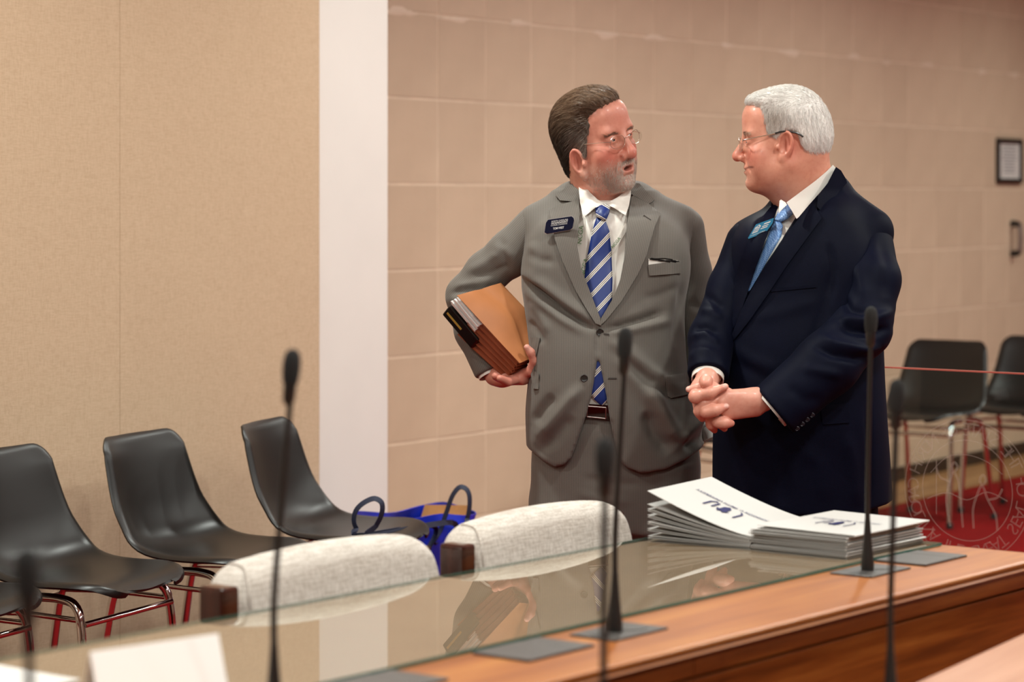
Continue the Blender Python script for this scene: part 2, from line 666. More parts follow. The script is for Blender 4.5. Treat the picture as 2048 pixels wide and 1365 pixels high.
# ------------------------------------------------------------------ black shell chairs
def shell_grid():
    prof = smooth_path([(0, -0.232, 0.800), (0, -0.212, 0.74), (0, -0.187, 0.65), (0, -0.166, 0.58), (0, -0.135, 0.522), (0, -0.085, 0.492),
                        (0, -0.02, 0.482), (0, 0.07, 0.482), (0, 0.15, 0.487), (0, 0.205, 0.484), (0, 0.236, 0.466)], 6)
    L = [0.0]
    for a, b in zip(prof, prof[1:]):
        L.append(L[-1] + (b - a).length)
    tot = L[-1]
    # resample with dense ends
    us = [0.5 - 0.5 * math.cos(math.pi * i / 40) for i in range(41)]
    rows = []
    for u in us:
        d = u * tot
        k = max(i for i in range(len(L)) if L[i] <= d + 1e-9)
        k = min(k, len(L) - 2)
        f = (d - L[k]) / (L[k + 1] - L[k])
        p = prof[k].lerp(prof[k + 1], f)
        tg = (prof[k + 1] - prof[k]).normalized()
        nrm = Vector((0, -tg.z, tg.y))          # towards the sitter
        if nrm.y < 0 and u < 0.3:
            nrm = -nrm
        if u >= 0.3 and nrm.z < 0:
            nrm = -nrm
        hw = 0.190 + 0.045 * min(1, u / 0.45)
        rt, rf = 0.055, 0.12
        if d < rt:
            hw += -rt + math.sqrt(max(0, rt * rt - (rt - d) ** 2))
        if tot - d < rf:
            q = tot - d
            hw += -rf + math.sqrt(max(0, rf * rf - (rf - q) ** 2))
        row = []
        for j in range(25):
            t = -math.cos(math.pi * j / 24)
            dish = 0.030 * abs(t) ** 2.2 * (1 - 0.55 * max(0, (u - 0.55) / 0.45))
            lip = -0.012 * max(0, (abs(t) - 0.93) / 0.07) ** 1.5 * min(1, u / 0.10) - 0.008 * max(0, (0.02 - u) / 0.02) ** 1.5
            dish *= min(1, 0.35 + u / 0.12)
            waist = 0.02 * math.exp(-((u - 0.42) / 0.12) ** 2) * abs(t) ** 3
            q = p + nrm * (dish + lip + waist)
            q.x = t * hw
            row.append(q)
        rows.append(row)
    return rows


def make_shell_chair():
    root = empty('shell_chair')
    g = shell_grid()
    sh = MB().sheet(g, 0.007).build('seat_shell', M['black_shell'], root, smooth=True)
    for sg in (-1, 1):
        x = sg * 0.19
        fl = smooth_path([(x * 1.12, 0.20, 0.012), (x * 1.1, 0.185, 0.2), (x * 1.07, 0.172, 0.39), (x * 1.03, 0.150, 0.448), (x * 0.98, 0.10, 0.462), (x * 0.95, 0.03, 0.462)], 6)
        MB().tube(fl, 0.0115, 12).build('leg', M['chrome'], root, smooth=True)
        rl = smooth_path([(x * 1.12, -0.235, 0.012), (x * 1.08, -0.20, 0.2), (x * 1.04, -0.165, 0.39), (x * 1.0, -0.13, 0.448), (x * 0.97, -0.07, 0.464), (x * 0.95, 0.0, 0.464)], 6)
        MB().tube(rl, 0.0115, 12).build('leg', M['chrome'], root, smooth=True)
        MB().tube([(x * 1.055, 0.17, 0.415), (x * 1.03, 0.0, 0.422), (x * 1.05, -0.165, 0.415)], 0.007, 10).build('side_rail', M['chrome'], root, smooth=True)
        for y in (0.20, -0.235):
            MB().lathe([(0.009, 0.0), (0.0155, 0.001), (0.0155, 0.022), (0.013, 0.028)], 12, (x * 1.12, y, 0)).build('foot', M['black_rubber'], root, smooth=True)
    MB().tube([(-0.2, 0.178, 0.405), (0.2, 0.178, 0.405)], 0.008, 10).build('crossbar', M['chrome'], root, smooth=True)
    MB().tube([(-0.195, -0.165, 0.405), (0.195, -0.165, 0.405)], 0.008, 10).build('crossbar', M['chrome'], root, smooth=True)
    return root


chair_proto = make_shell_chair()
CH = [((-0.835, 6.88), (0.91, -0.41), 'middle black shell chair on chrome legs, second left of the white pilaster'),
      ((-0.515, 7.29), (0.96, -0.28), 'black shell chair nearest the white pilaster, turned away, with navy bag strap over its seat'),
      ((-1.128, 6.44), (0.91, -0.41), 'large black shell chair at the left edge with chrome crossbar showing under its seat'),
      ((-1.42, 6.04), (0.91, -0.41), 'black shell chair cut off by the left edge, only its seat front showing'),
      ((1.87, 11.37), (-0.6, -0.8), 'black shell chair right of the man in navy, seen through the etched glass'),
      ((2.36, 11.68), (-0.6, -0.8), 'black shell chair cut off by the right edge, under the framed notice'),
      ((0.79, 10.15), (0.83, -0.56), 'black shell chair almost hidden between the two standing men')]
for i, (p, f, lab) in enumerate(CH):
    o = chair_proto if i == 0 else copy_tree(chair_proto)
    o.location = (p[0], p[1], 0)
    o.rotation_euler = (0, 0, math.atan2(f[1], f[0]) - math.pi / 2)
    tag(o, lab, 'chair', 'black shell chairs along the walls')

# ------------------------------------------------------------------ the glass topped desk (own frame: x along it, y away from the camera)
PH = math.atan2(0.7910, 0.6118)
O = Vector((0.8724, 5.123, 0.0))
ZT = 0.750


def desk_uv(px, py, z=ZT):
    p = at_z(px, py, z) - O
    return (p.x * math.cos(PH) + p.y * math.sin(PH), -p.x * math.sin(PH) + p.y * math.cos(PH))


def desk_w(x, y, z=0.0):
    return Vector((O.x + x * math.cos(PH) - y * math.sin(PH), O.y + x * math.sin(PH) + y * math.cos(PH), z))


XL = -3.7
dk = empty('wooden_desk', O, PH)
tag(dk, 'long wooden committee desk with moulded edge and taupe top under glass', 'desk')
yf = -0.232
prof = [(0.53, 0.7455), (yf + 0.004, 0.7455), (yf, 0.7425), (yf, 0.7385), (yf + 0.005, 0.7360), (yf + 0.007, 0.7335), (yf + 0.003, 0.7310), (yf + 0.001, 0.7275), (yf + 0.004, 0.7250), (yf + 0.012, 0.7235), (0.53, 0.7235)]
mb = MB()
n = len(prof)
vs = [(x, p[0], p[1]) for x in (XL, 0.012) for p in prof]
fs = [tuple(range(n)), tuple(range(2 * n - 1, n - 1, -1))] + [(i, n + i, n + (i + 1) % n, (i + 1) % n) for i in range(n)]
mb.add(vs, fs)
mb.build('desk_top', M['wood_top'], dk)
MB().box(XL + 0.01, 0.0, 0.004, 0.522, 0.7450, 0.7462).build('inlay', M['pad'], dk)
k = 0
x = 0.004
while x > XL:
    x2 = x - 0.615
    MB().box(x2 + 0.0008, x - 0.0008, yf + 0.020, yf + 0.05, 0.688, 0.7240).build('apron_panel', M['wood_front'], dk, bevel=0.0012)
    x = x2
x = 0.004
while x > XL:
    x2 = x - 1.23
    MB().box(x2 + 0.0008, x - 0.0008, yf + 0.020, yf + 0.05, 0.07, 0.6835).build('front_panel', M['wood_front'], dk, bevel=0.0016)
    x = x2
MB().box(XL, -0.002, yf + 0.045, yf + 0.07, 0.0, 0.7230).build('backing', M['dark_wood'], dk)
MB().box(-0.022, 0.003, yf + 0.05, 0.50, 0.0, 0.7230).build('end_panel', M['wood_front'], dk, bevel=0.002)
MB().box(-1.90, -1.875, yf + 0.07, 0.45, 0.0, 0.7230).build('support_panel', M['wood_front'], dk, bevel=0.002)

gl = empty('desk_glass_sheet', desk_w(0, 0, 0.7465), PH)
tag(gl, 'clear glass sheet with a green edge lying on the wooden desk', 'glass sheet')
MB().box(XL + 0.02, -0.0025, 0.0025, 0.5175, 0.0, 0.0055).build('pane', M['glass'], gl)
mb = MB()
mb.box(XL + 0.02, 0.0, 0.0, 0.0024, 0.0, 0.0054).box(-0.0024, 0.0, 0.0024, 0.52, 0.0, 0.0054).box(XL + 0.02, -0.0024, 0.5176, 0.52, 0.0, 0.0054)
mb.build('polished_edge', M['glass_edge'], gl)

# ------------------------------------------------------------------ second, nearer desk at the lower right
e = Vector((0.267, 0.46, 0)).normalized()
nd = empty('near_desk', (0.909, 4.48, 0), math.atan2(e.y, e.x))
tag(nd, 'nearer wooden desk with pale top cutting the lower right corner', 'desk')
mb = MB().box(-4.2, 0.75, -0.5, 0.0, 0.655, 0.68)
mb.build('desk_top', M['wood_near'], nd, bevel=0.006)
MB().box(-4.15, 0.70, -0.47, -0.03, 0.0, 0.655).build('desk_body', M['wood_front'], nd, bevel=0.003)


def near_uv(p):
    q = Vector(p) - nd.location
    a = nd.rotation_euler.z
    return q.x * math.cos(a) + q.y * math.sin(a), -q.x * math.sin(a) + q.y * math.cos(a)


# ------------------------------------------------------------------ microphones
def make_mic(base, tip, label, rz, zb, group, lean=0.0):
    # base: foot point on the top, tip: centre of the foam head (world)
    root = empty('gooseneck_microphone', (base.x, base.y, zb), rz)
    tag(root, label, 'microphone', group)
    inv = Matrix.Rotation(-rz, 3, 'Z')
    t = inv @ (tip - Vector((base.x, base.y, zb)))
    pl = MB().prism([(-0.075 + 0.0, -0.045), (0.075, -0.045), (0.075, 0.045), (-0.075, 0.045)], 0.0, 0.004, Matrix.Translation((0.012, 0.0, 0)))
    p = pl.build('mounting_plate', M['plate'], root, bevel=0.0015)
    MB().lathe([(0.028, 0.004), (0.030, 0.0046), (0.030, 0.0052), (0.022, 0.0056)], 24, (0.045, 0.004, 0)).build('talk_button', M['plate'], p, smooth=True)
    MB().prism([(-0.055, -0.018), (-0.03, -0.018), (-0.03, 0.008), (-0.055, 0.008)], 0.004, 0.0048).build('indicator', M['mic_black'], p)
    MB().lathe([(0.0125, 0.004), (0.0125, 0.02), (0.0105, 0.035), (0.008, 0.06), (0.0062, 0.085), (0.0052, 0.10)], 18).build('collar', M['mic_black'], root, smooth=True)
    d = t.normalized()
    pts = smooth_path([(0, 0, 0.09), (0.001, 0.0, t.z * 0.35), (t.x * 0.5, t.y * 0.5, t.z * 0.65), (t.x, t.y, t.z - 0.026)], 8)
    MB().tube(pts, [0.0050 - 0.0008 * i / len(pts) for i in range(len(pts))], 12).build('gooseneck', M['mic_black'], root, smooth=True)
    ax = (pts[-1] - pts[-3]).normalized()
    MB().lathe([(0.005, -0.052), (0.0085, -0.045), (0.0092, -0.022), (0.0085, -0.018)], 16, t, ax).build('capsule_sleeve', M['mic_black'], root, smooth=True)
    MB().lathe([(0.003, -0.024), (0.0105, -0.022), (0.0122, -0.010), (0.0126, 0.004), (0.0115, 0.015), (0.008, 0.022), (0.003, 0.0250)], 18, t, ax).build('foam_head', M['foam'], root, smooth=True)
    return root


G1 = 'gooseneck microphones along the glass topped desk'
b = at_z(1735, 1145, 0.746); make_mic(b, at(1742, 640, b.y), 'black gooseneck microphone in front of the navy suit, beside the white folders', PH, 0.7455, G1)
b = at_z(1230, 1268, 0.746); make_mic(b, at(1250, 686, b.y), 'black gooseneck microphone in front of the grey suit, on the desk edge', PH, 0.7455, G1)
b = desk_w(*desk_uv(548, 1432, 0.746)); make_mic(Vector((b.x, b.y, 0)), at(583, 735, b.y), 'black gooseneck microphone standing before the black chairs and white card', PH, 0.7455, G1)
G2 = 'blurred microphones on the nearer desk'
for (px, py, xb, Y, lab) in ((1210, 915, 1206, 3.15, 'blurred black microphone in front of the trousers of the grey suit'),
                             (1793, 792, 1781, 3.80, 'blurred black microphone right of the man in navy, before the far chair'),
                             (55, 1148, 66, 2.50, 'blurred black microphone at the lower left corner')):
    tip = at(px, py, Y)
    make_mic(Vector((at(xb, 1365, Y).x, Y, 0)), tip, lab, nd.rotation_euler.z, 0.68, G2)


def make_box(px, py, label):
    b = at_z(px, py, 0.746)
    root = empty('connector_plate', (b.x, b.y, 0.7455), PH)
    tag(root, label, 'connector plate', 'grey connector plates on the desk edge')
    MB().box(-0.085, 0.035, -0.055, 0.055, 0, 0.005).build('cover', M['plate'], root, bevel=0.0018)
    MB().box(0.0375, 0.085, -0.055, 0.055, 0, 0.0046).build('flap', M['plate'], root, bevel=0.0018)
    return root


make_box(1843, 1119, 'grey connector plate right of the folders at the far end of the desk')
make_box(1068, 1302, 'grey connector plate left of the microphone before the grey suit')
make_box(765, 1371, 'grey connector plate at the bottom edge, partly under the frame edge')

# ------------------------------------------------------------------ implicit surfaces on a grid
def smin(a, b, k):
    if k <= 0:
        return np.minimum(a, b)
    h = np.maximum(k - np.abs(a - b), 0) / k
    return np.minimum(a, b) - h * h * k * 0.25


class Field:
    def __init__(s, lo, hi, h):
        s.h = h
        s.lo = np.array(lo, dtype=np.float64)
        n = np.ceil((np.array(hi) - s.lo) / h).astype(int) + 1
        s.ax = [(s.lo[i] + h * np.arange(n[i])).astype(np.float32) for i in range(3)]
        s.F = np.full(tuple(n), 1.0, dtype=np.float32)

    def sl(s, lo, hi):
        out = []
        for i in range(3):
            a = int(np.floor((lo[i] - s.lo[i]) / s.h))
            b = int(np.ceil((hi[i] - s.lo[i]) / s.h)) + 1
            a = max(0, min(a, len(s.ax[i])))
            b = max(0, min(b, len(s.ax[i])))
            out.append(slice(a, b))
        return tuple(out)

    def op(s, prim, k=0.0, mode='u', pad=0.03):
        fn, lo, hi = prim
        m = pad + k
        sl = s.sl([v - m for v in lo], [v + m for v in hi])
        if any(q.stop <= q.start for q in sl):
            return s
        X = s.ax[0][sl[0]][:, None, None]
        Y = s.ax[1][sl[1]][None, :, None]
        Z = s.ax[2][sl[2]][None, None, :]
        d = fn(X, Y, Z).astype(np.float32)
        a = s.F[sl]
        if mode == 'u':
            s.F[sl] = smin(a, d, k)
        elif mode == 's':
            s.F[sl] = -smin(-a, d, k)
        else:
            s.F[sl] = -smin(-a, -d, k)
        return s

    def u(s, prim, k=0.0):
        return s.op(prim, k, 'u')

    def cut(s, prim, k=0.0):
        return s.op(prim, k, 's')

    def mesh(s, smooth=1):
        v, f = surface_nets(s.F, s.lo, s.h)
        for _ in range(smooth):
            v = lap(v, f, 0.5)
        return v, f


def surface_nets(Fv, lo, h):
    ins = Fv < 0
    nx, ny, nz = Fv.shape
    cs = [(i, j, k) for i in (0, 1) for j in (0, 1) for k in (0, 1)]

    def corner(A, c):
        return A[c[0]:nx - 1 + c[0], c[1]:ny - 1 + c[1], c[2]:nz - 1 + c[2]]
    cnt = np.zeros((nx - 1, ny - 1, nz - 1), dtype=np.int8)
    for c in cs:
        cnt += corner(ins, c)
    act = (cnt > 0) & (cnt < 8)
    idx = np.argwhere(act)
    ids = np.full(act.shape, -1, dtype=np.int64)
    ids[act] = np.arange(len(idx))
    vals = {c: Fv[idx[:, 0] + c[0], idx[:, 1] + c[1], idx[:, 2] + c[2]] for c in cs}
    acc = np.zeros((len(idx), 3))
    num = np.zeros(len(idx))
    for a in cs:
        for ax in range(3):
            if a[ax] == 0:
                b = list(a); b[ax] = 1; b = tuple(b)
                va, vb = vals[a], vals[b]
                cr = (va < 0) != (vb < 0)
                t = np.where(cr, va / np.where(va - vb == 0, 1, va - vb), 0)
                p = np.array(a, dtype=np.float64)[None, :].repeat(len(idx), 0)
                p[:, ax] += t
                acc[cr] += p[cr]
                num[cr] += 1
    v = lo + h * (idx + acc / num[:, None])
    faces = []
    for ax in range(3):
        o1, o2 = (ax + 1) % 3, (ax + 2) % 3
        A = np.moveaxis(ins, (ax, o1, o2), (0, 1, 2))
        I = np.moveaxis(ids, (ax, o1, o2), (0, 1, 2))
        a = A[:-1, 1:-1, 1:-1]
        b = A[1:, 1:-1, 1:-1]
        ch = a != b
        q = np.argwhere(ch)
        fl = a[ch]
        i, j, k = q[:, 0], q[:, 1] + 1, q[:, 2] + 1
        quad = np.stack([I[i, j - 1, k - 1], I[i, j, k - 1], I[i, j, k], I[i, j - 1, k]], 1)
        quad[~fl] = quad[~fl][:, ::-1]
        faces.append(quad)
    f = np.concatenate(faces)
    f = f[(f >= 0).all(1)]
    return v, f


def lap(v, f, w):
    acc = np.zeros_like(v)
    num = np.zeros(len(v))
    for a in range(f.shape[1]):
        b = (a + 1) % f.shape[1]
        i, j = f[:, a], f[:, b]
        for d in range(3):
            acc[:, d] += np.bincount(i, v[j, d], len(v)) + np.bincount(j, v[i, d], len(v))
        num += np.bincount(i, minlength=len(v)) + np.bincount(j, minlength=len(v))
    return v + w * (acc / np.maximum(num, 1)[:, None] - v)


def vnormals(v, f):
    a = v[f[:, 2]] - v[f[:, 0]]
    b = v[f[:, -1]] - v[f[:, 1]]
    fn = np.cross(a, b)
    out = np.zeros_like(v)
    for c in range(f.shape[1]):
        for d in range(3):
            out[:, d] += np.bincount(f[:, c], fn[:, d], len(v))
    return out / np.maximum(np.linalg.norm(out, axis=1, keepdims=True), 1e-12)


def P_ell(c, r, R=None):
    c = np.array(c, dtype=np.float32)
    r = np.array(r, dtype=np.float32)
    Rm = np.eye(3, dtype=np.float32) if R is None else np.array(R, dtype=np.float32)

    def fn(X, Y, Z):
        x, y, z = X - c[0], Y - c[1], Z - c[2]
        if R is not None:
            x, y, z = (Rm[0, 0] * x + Rm[1, 0] * y + Rm[2, 0] * z, Rm[0, 1] * x + Rm[1, 1] * y + Rm[2, 1] * z, Rm[0, 2] * x + Rm[1, 2] * y + Rm[2, 2] * z)
        k0 = np.sqrt((x / r[0]) ** 2 + (y / r[1]) ** 2 + (z / r[2]) ** 2)
        k1 = np.sqrt((x / r[0] ** 2) ** 2 + (y / r[1] ** 2) ** 2 + (z / r[2] ** 2) ** 2)
        return k0 * (k0 - 1) / np.maximum(k1, 1e-6)
    m = float(r.max()) if R is not None else None
    e = np.array([m] * 3) if m else r
    return fn, c - e, c + e


def P_cap(a, b, r1, r2=None, sq=None):
    r2 = r1 if r2 is None else r2
    a = np.array(a, dtype=np.float32)
    b = np.array(b, dtype=np.float32)
    ba = b - a
    L = float((ba * ba).sum()) + 1e-12

    def fn(X, Y, Z):
        x, y, z = X - a[0], Y - a[1], Z - a[2]
        t = np.clip((x * ba[0] + y * ba[1] + z * ba[2]) / L, 0, 1)
        dx, dy, dz = x - ba[0] * t, y - ba[1] * t, z - ba[2] * t
        return np.sqrt(dx * dx + dy * dy + dz * dz) - (r1 + (r2 - r1) * t)
    m = max(r1, r2)
    return fn, np.minimum(a, b) - m, np.maximum(a, b) + m


def P_box(c, h, r=0.0, R=None):
    c = np.array(c, dtype=np.float32)
    h = np.array(h, dtype=np.float32)
    Rm = np.eye(3) if R is None else np.array(R, dtype=np.float32)

    def fn(X, Y, Z):
        x, y, z = X - c[0], Y - c[1], Z - c[2]
        if R is not None:
            x, y, z = (Rm[0, 0] * x + Rm[1, 0] * y + Rm[2, 0] * z, Rm[0, 1] * x + Rm[1, 1] * y + Rm[2, 1] * z, Rm[0, 2] * x + Rm[1, 2] * y + Rm[2, 2] * z)
        qx, qy, qz = np.abs(x) - h[0] + r, np.abs(y) - h[1] + r, np.abs(z) - h[2] + r
        o = np.sqrt(np.maximum(qx, 0) ** 2 + np.maximum(qy, 0) ** 2 + np.maximum(qz, 0) ** 2)
        return o + np.minimum(np.maximum(qx, np.maximum(qy, qz)), 0) - r
    e = h if R is None else np.array([float(np.linalg.norm(h))] * 3)
    return fn, c - e, c + e


# ------------------------------------------------------------------ oatmeal armchairs behind the desk
def make_armchair():
    root = empty('upholstered_armchair')
    fd = Field((-0.34, -0.16, 0.40), (0.34, 0.16, 0.90), 0.009)

    def back(X, Y, Z):
        w = 0.296 - 0.05 * np.maximum(0, (Z - 0.66) / 0.17) ** 3
        top = 0.806 + 0.016 * (1 - (X / 0.26) ** 2)
        yc = 0.03 + 0.16 * (Z - 0.62) + 0.10 * X * X
        qx, qy, qz = np.abs(X) - w + 0.045, np.abs(Y - yc) - 0.052 + 0.045, np.abs(Z - (top + 0.46) / 2) - (top - 0.46) / 2 + 0.045
        return np.sqrt(np.maximum(qx, 0) ** 2 + np.maximum(qy, 0) ** 2 + np.maximum(qz, 0) ** 2) + np.minimum(np.maximum(qx, np.maximum(qy, qz)), 0) - 0.045
    fd.op((back, (-0.34, -0.16, 0.42), (0.34, 0.16, 0.9)), 0, 'u', 0.0)
    v, f = fd.mesh(2)
    bk = link('backrest', mesh_np('backrest', v, f), M['cream_cloth'], root)
    for sg in (-1,):
        mbp = MB()
        pts = [(sg * 0.268, 0.03 + 0.16 * (z - 0.62) - 0.048, z) for z in (0.50, 0.58, 0.66, 0.72, 0.76)]
        pts += [(sg * 0.258, 0.03 + 0.16 * 0.17 - 0.040, 0.785), (sg * 0.240, 0.03 + 0.16 * 0.19 - 0.015, 0.803), (sg * 0.235, 0.03 + 0.16 * 0.19 + 0.02, 0.806)]
        mbp.tube(smooth_path(pts, 5), 0.0026, 8)
        mbp.build('piping', M['cream_cloth'], bk, smooth=True)
    fd = Field((-0.33, -0.48, 0.36), (0.33, 0.06, 0.56), 0.010)
    fd.u(P_box((0, -0.2, 0.445), (0.275, 0.25, 0.055), 0.04))
    v, f = fd.mesh(2)
    link('seat', mesh_np('seat', v, f), M['cream_cloth'], root)
    for sg in (-1, 1):
        x = -0.334 if sg < 0 else 0.255
        MB().box(x - 0.021, x + 0.021, -0.015 if sg < 0 else 0.03, 0.045 if sg < 0 else 0.07, 0.02, 0.785).build('arm_post', M['dark_wood'], root, bevel=0.009, seg=3)
        MB().box(x - 0.023, x + 0.023, -0.36, 0.06, 0.640, 0.672).build('armrest', M['dark_wood'], root, bevel=0.008, seg=3)
        MB().box(x - 0.020, x + 0.020, -0.36, -0.315, 0.02, 0.642).build('leg', M['dark_wood'], root, bevel=0.006)
        MB().box(x - 0.018, x + 0.018, -0.32, 0.06, 0.36, 0.40).build('side_rail', M['dark_wood'], root, bevel=0.004)
        for yy in (0.035, -0.337):
            MB().lathe([(0.012, 0.0), (0.016, 0.002), (0.016, 0.02), (0.012, 0.024)], 12, (x, yy, 0)).build('foot', M['black_rubber'], root, smooth=True)
    MB().box(-0.30, 0.30, 0.06, 0.085, 0.37, 0.41).build('back_rail', M['dark_wood'], root, bevel=0.004)
    return root


ac = make_armchair()
for i, (x, y, dz, rot, lab) in enumerate(((-1.128, 0.60, 0.0, 0.02, 'oatmeal upholstered armchair with dark wood posts, the nearer one left of the blue bag strap'),
                                          (-0.462, 0.615, 0.0, 0.03, 'oatmeal upholstered armchair in front of the man in the grey suit'))):
    o = ac if i == 0 else copy_tree(ac)
    o.location = desk_w(x, y)
    o.rotation_euler = (0, 0, PH + rot)
    tag(o, lab, 'armchair', 'upholstered armchairs behind the desk')
# ------------------------------------------------------------------ tools for clothing and bodies
def W(px, py, Y):
    return np.array(at(px, py, Y))


def proj(v):
    return np.stack([1024 + v[:, 0] / v[:, 1] * F, HZ - (v[:, 2] - HC) / v[:, 1] * F], 1)


def P_chain(pts, rs):
    """round cones through a list of points, as one primitive"""
    prims = [P_cap(a, b, r1, r2) for a, b, r1, r2 in zip(pts, pts[1:], rs, rs[1:])]

    def fn(X, Y, Z):
        d = None
        for p in prims:
            q = p[0](X, Y, Z)
            d = q if d is None else smin(d, q, 0.02)
        return d
    lo = np.min([p[1] for p in prims], 0)
    hi = np.max([p[2] for p in prims], 0)
    return fn, lo, hi


def P_torso(table, Y0, shrink=0.0, ex=2.4):
    """body of oval sections; rows: image row, left and right outline, half depth, depth shift"""
    rows = sorted(table, key=lambda r: -r[0])
    z = np.array([W(1024, r[0], Y0)[2] for r in rows])
    xl = np.array([W(r[1], r[0], Y0)[0] for r in rows])
    xr = np.array([W(r[2], r[0], Y0)[0] for r in rows])
    ry = np.array([r[3] for r in rows])
    yc = np.array([Y0 + r[4] for r in rows])
    zz = np.linspace(z[0], z[-1], 240)

    def sm(a):
        q = np.interp(zz, z, a)
        k = np.hanning(31); k /= k.sum()
        return np.convolve(np.pad(q, 15, mode='edge'), k, 'valid')
    cx, rx, ryq, ycq = sm((xl + xr) / 2), sm((xr - xl) / 2), sm(ry), sm(yc)

    def fn(X, Y, Z):
        zc = np.clip(Z, zz[0], zz[-1])
        a = np.interp(zc, zz, cx); b = np.interp(zc, zz, rx) - shrink
        c = np.interp(zc, zz, ycq); d = np.interp(zc, zz, ryq) - shrink
        q = (np.abs((X - a) / b) ** ex + np.abs((Y - c) / d) ** ex) ** (1 / ex)
        s = (q - 1) * np.minimum(b, d)
        over = np.maximum(Z - zz[-1], zz[0] - Z)
        return np.maximum(s, over)
    lo = np.array([(cx - rx).min(), (ycq - ryq).min(), zz[0]])
    hi = np.array([(cx + rx).max(), (ycq + ryq).max(), zz[-1]])
    return fn, lo, hi


def P_prism(poly, Y, y0, y1):
    """solid behind an outline given in image rows and columns at depth Y, reaching from y0 to y1"""
    pts = np.array([W(a, b, Y)[[0, 2]] for a, b in poly])

    def fn(X, Yv, Z):
        x = X[:, 0, 0][:, None]; z = Z[0, 0, :][None, :]
        d = np.full((x.shape[0], z.shape[1]), 1e9)
        ins = np.zeros(d.shape, dtype=bool)
        n = len(pts)
        for i in range(n):
            a, b = pts[i], pts[(i + 1) % n]
            e = b - a
            t = np.clip(((x - a[0]) * e[0] + (z - a[1]) * e[1]) / (e @ e), 0, 1)
            d = np.minimum(d, (x - a[0] - e[0] * t) ** 2 + (z - a[1] - e[1] * t) ** 2)
            c = (a[1] > z) != (b[1] > z)
            with np.errstate(divide='ignore', invalid='ignore'):
                xi = (b[0] - a[0]) * (z - a[1]) / (b[1] - a[1] + 1e-12) + a[0]
            ins ^= c & (x < xi)
        sd = np.where(ins, -1, 1) * np.sqrt(d)
        dy = np.maximum(y0 - Yv, Yv - y1)
        return np.maximum(sd[:, None, :], dy)
    lo = (pts[:, 0].min(), y0, pts[:, 1].min())
    hi = (pts[:, 0].max(), y1, pts[:, 1].max())
    return fn, lo, hi


def P_half(c, d, ext=0.2):
    """half space beyond point c in direction d"""
    c = np.array(c); d = np.array(d) / np.linalg.norm(d)

    def fn(X, Y, Z):
        return -((X - c[0]) * d[0] + (Y - c[1]) * d[1] + (Z - c[2]) * d[2])
    return fn, c - ext, c + ext


def folds(v, f, lst, face=0.0):
    """press and raise cloth along lines: (points in the image, height, width in pixels)"""
    n = vnormals(v, f)
    p = proj(v)
    vis = np.clip((-n[:, 1] - face) * 3, 0, 1)
    out = v.copy()
    for pts, amp, wid in lst:
        pts = np.array(pts, dtype=float)
        L = np.r_[0, np.cumsum(np.linalg.norm(np.diff(pts, axis=0), axis=1))]
        best = np.full(len(v), 1e9)
        tt = np.zeros(len(v))
        for i in range(len(pts) - 1):
            a, b = pts[i], pts[i + 1]
            e = b - a
            t = np.clip(((p - a) @ e) / (e @ e), 0, 1)
            d = np.linalg.norm(p - a - t[:, None] * e, axis=1)
            m = d < best
            best[m] = d[m]
            tt[m] = (L[i] + t[m] * (L[i + 1] - L[i])) / L[-1]
        tap = np.clip(np.sin(np.pi * np.clip(tt, 0.03, 0.97)) * 1.6, 0, 1)
        out += n * (amp * np.exp(-(best / wid) ** 2) * tap * vis)[:, None]
    return out


class Person:
    def __init__(s, name, loc, label):
        s.root = empty(name, loc)
        s.loc = np.array([loc[0], loc[1], 0.0])
        tag(s.root, label, 'person')

    def part(s, name, v, f, mat, parent=None, smooth=True, st=None, colr=None, label=None):
        me = mesh_np(name, np.asarray(v) - s.loc, f, smooth)
        if st is not None:
            a = me.attributes.new('stripe', 'FLOAT', 'POINT')
            a.data.foreach_set('value', np.asarray(st, dtype=np.float32))
        if colr is not None:
            a = me.color_attributes.new('tint', 'FLOAT_COLOR', 'POINT')
            c4 = np.ones((len(v), 4), dtype=np.float32)
            c4[:, :3] = colr
            a.data.foreach_set('color', c4.ravel())
        o = link(name, me, mat, parent or s.root)
        if label:
            o['label'] = label
        return o

    def mb(s, name, mb, mat, parent=None, smooth=True, bevel=0.0, label=None):
        mb.v = [tuple(np.array(p) - s.loc) for p in mb.v]
        o = mb.build(name, mat, parent or s.root, smooth=smooth, bevel=bevel)
        if label:
            o['label'] = label
        return o


CAMP = Vector((0, 0, HC))


def bvh(v, f):
    return BVHTree.FromPolygons([tuple(p) for p in v], [tuple(q) for q in f])


def resample(poly, step, closed=True):
    out = []
    n = len(poly)
    for i in range(n if closed else n - 1):
        a, b = np.array(poly[i], float), np.array(poly[(i + 1) % n], float)
        k = max(1, int(np.ceil(np.linalg.norm(b - a) / step)))
        for j in range(k):
            out.append(tuple(a + (b - a) * j / k))
    return out


def inside(poly, x, y):
    r = False
    n = len(poly)
    for i in range(n):
        a, b = poly[i], poly[(i + 1) % n]
        if (a[1] > y) != (b[1] > y) and x < (b[0] - a[0]) * (y - a[1]) / (b[1] - a[1]) + a[0]:
            r = not r
    return r


def tri_poly(poly, step):
    bd = resample(poly, step)
    nb = len(bd)
    pts = [Vector(p) for p in bd]
    xs = [p[0] for p in bd]; ys = [p[1] for p in bd]
    y = min(ys) + step * 0.6
    while y < max(ys):
        x = min(xs) + step * 0.6
        while x < max(xs):
            if inside(poly, x, y):
                dm = min((x - p[0]) ** 2 + (y - p[1]) ** 2 for p in bd)
                if dm > (step * 0.45) ** 2:
                    pts.append(Vector((x, y)))
            x += step
        y += step
    vs, es, fs, *_ = delaunay_2d_cdt(pts, [(i, (i + 1) % nb) for i in range(nb)], [], 1, 1e-4)
    return [tuple(p) for p in vs], [tuple(q) for q in fs]


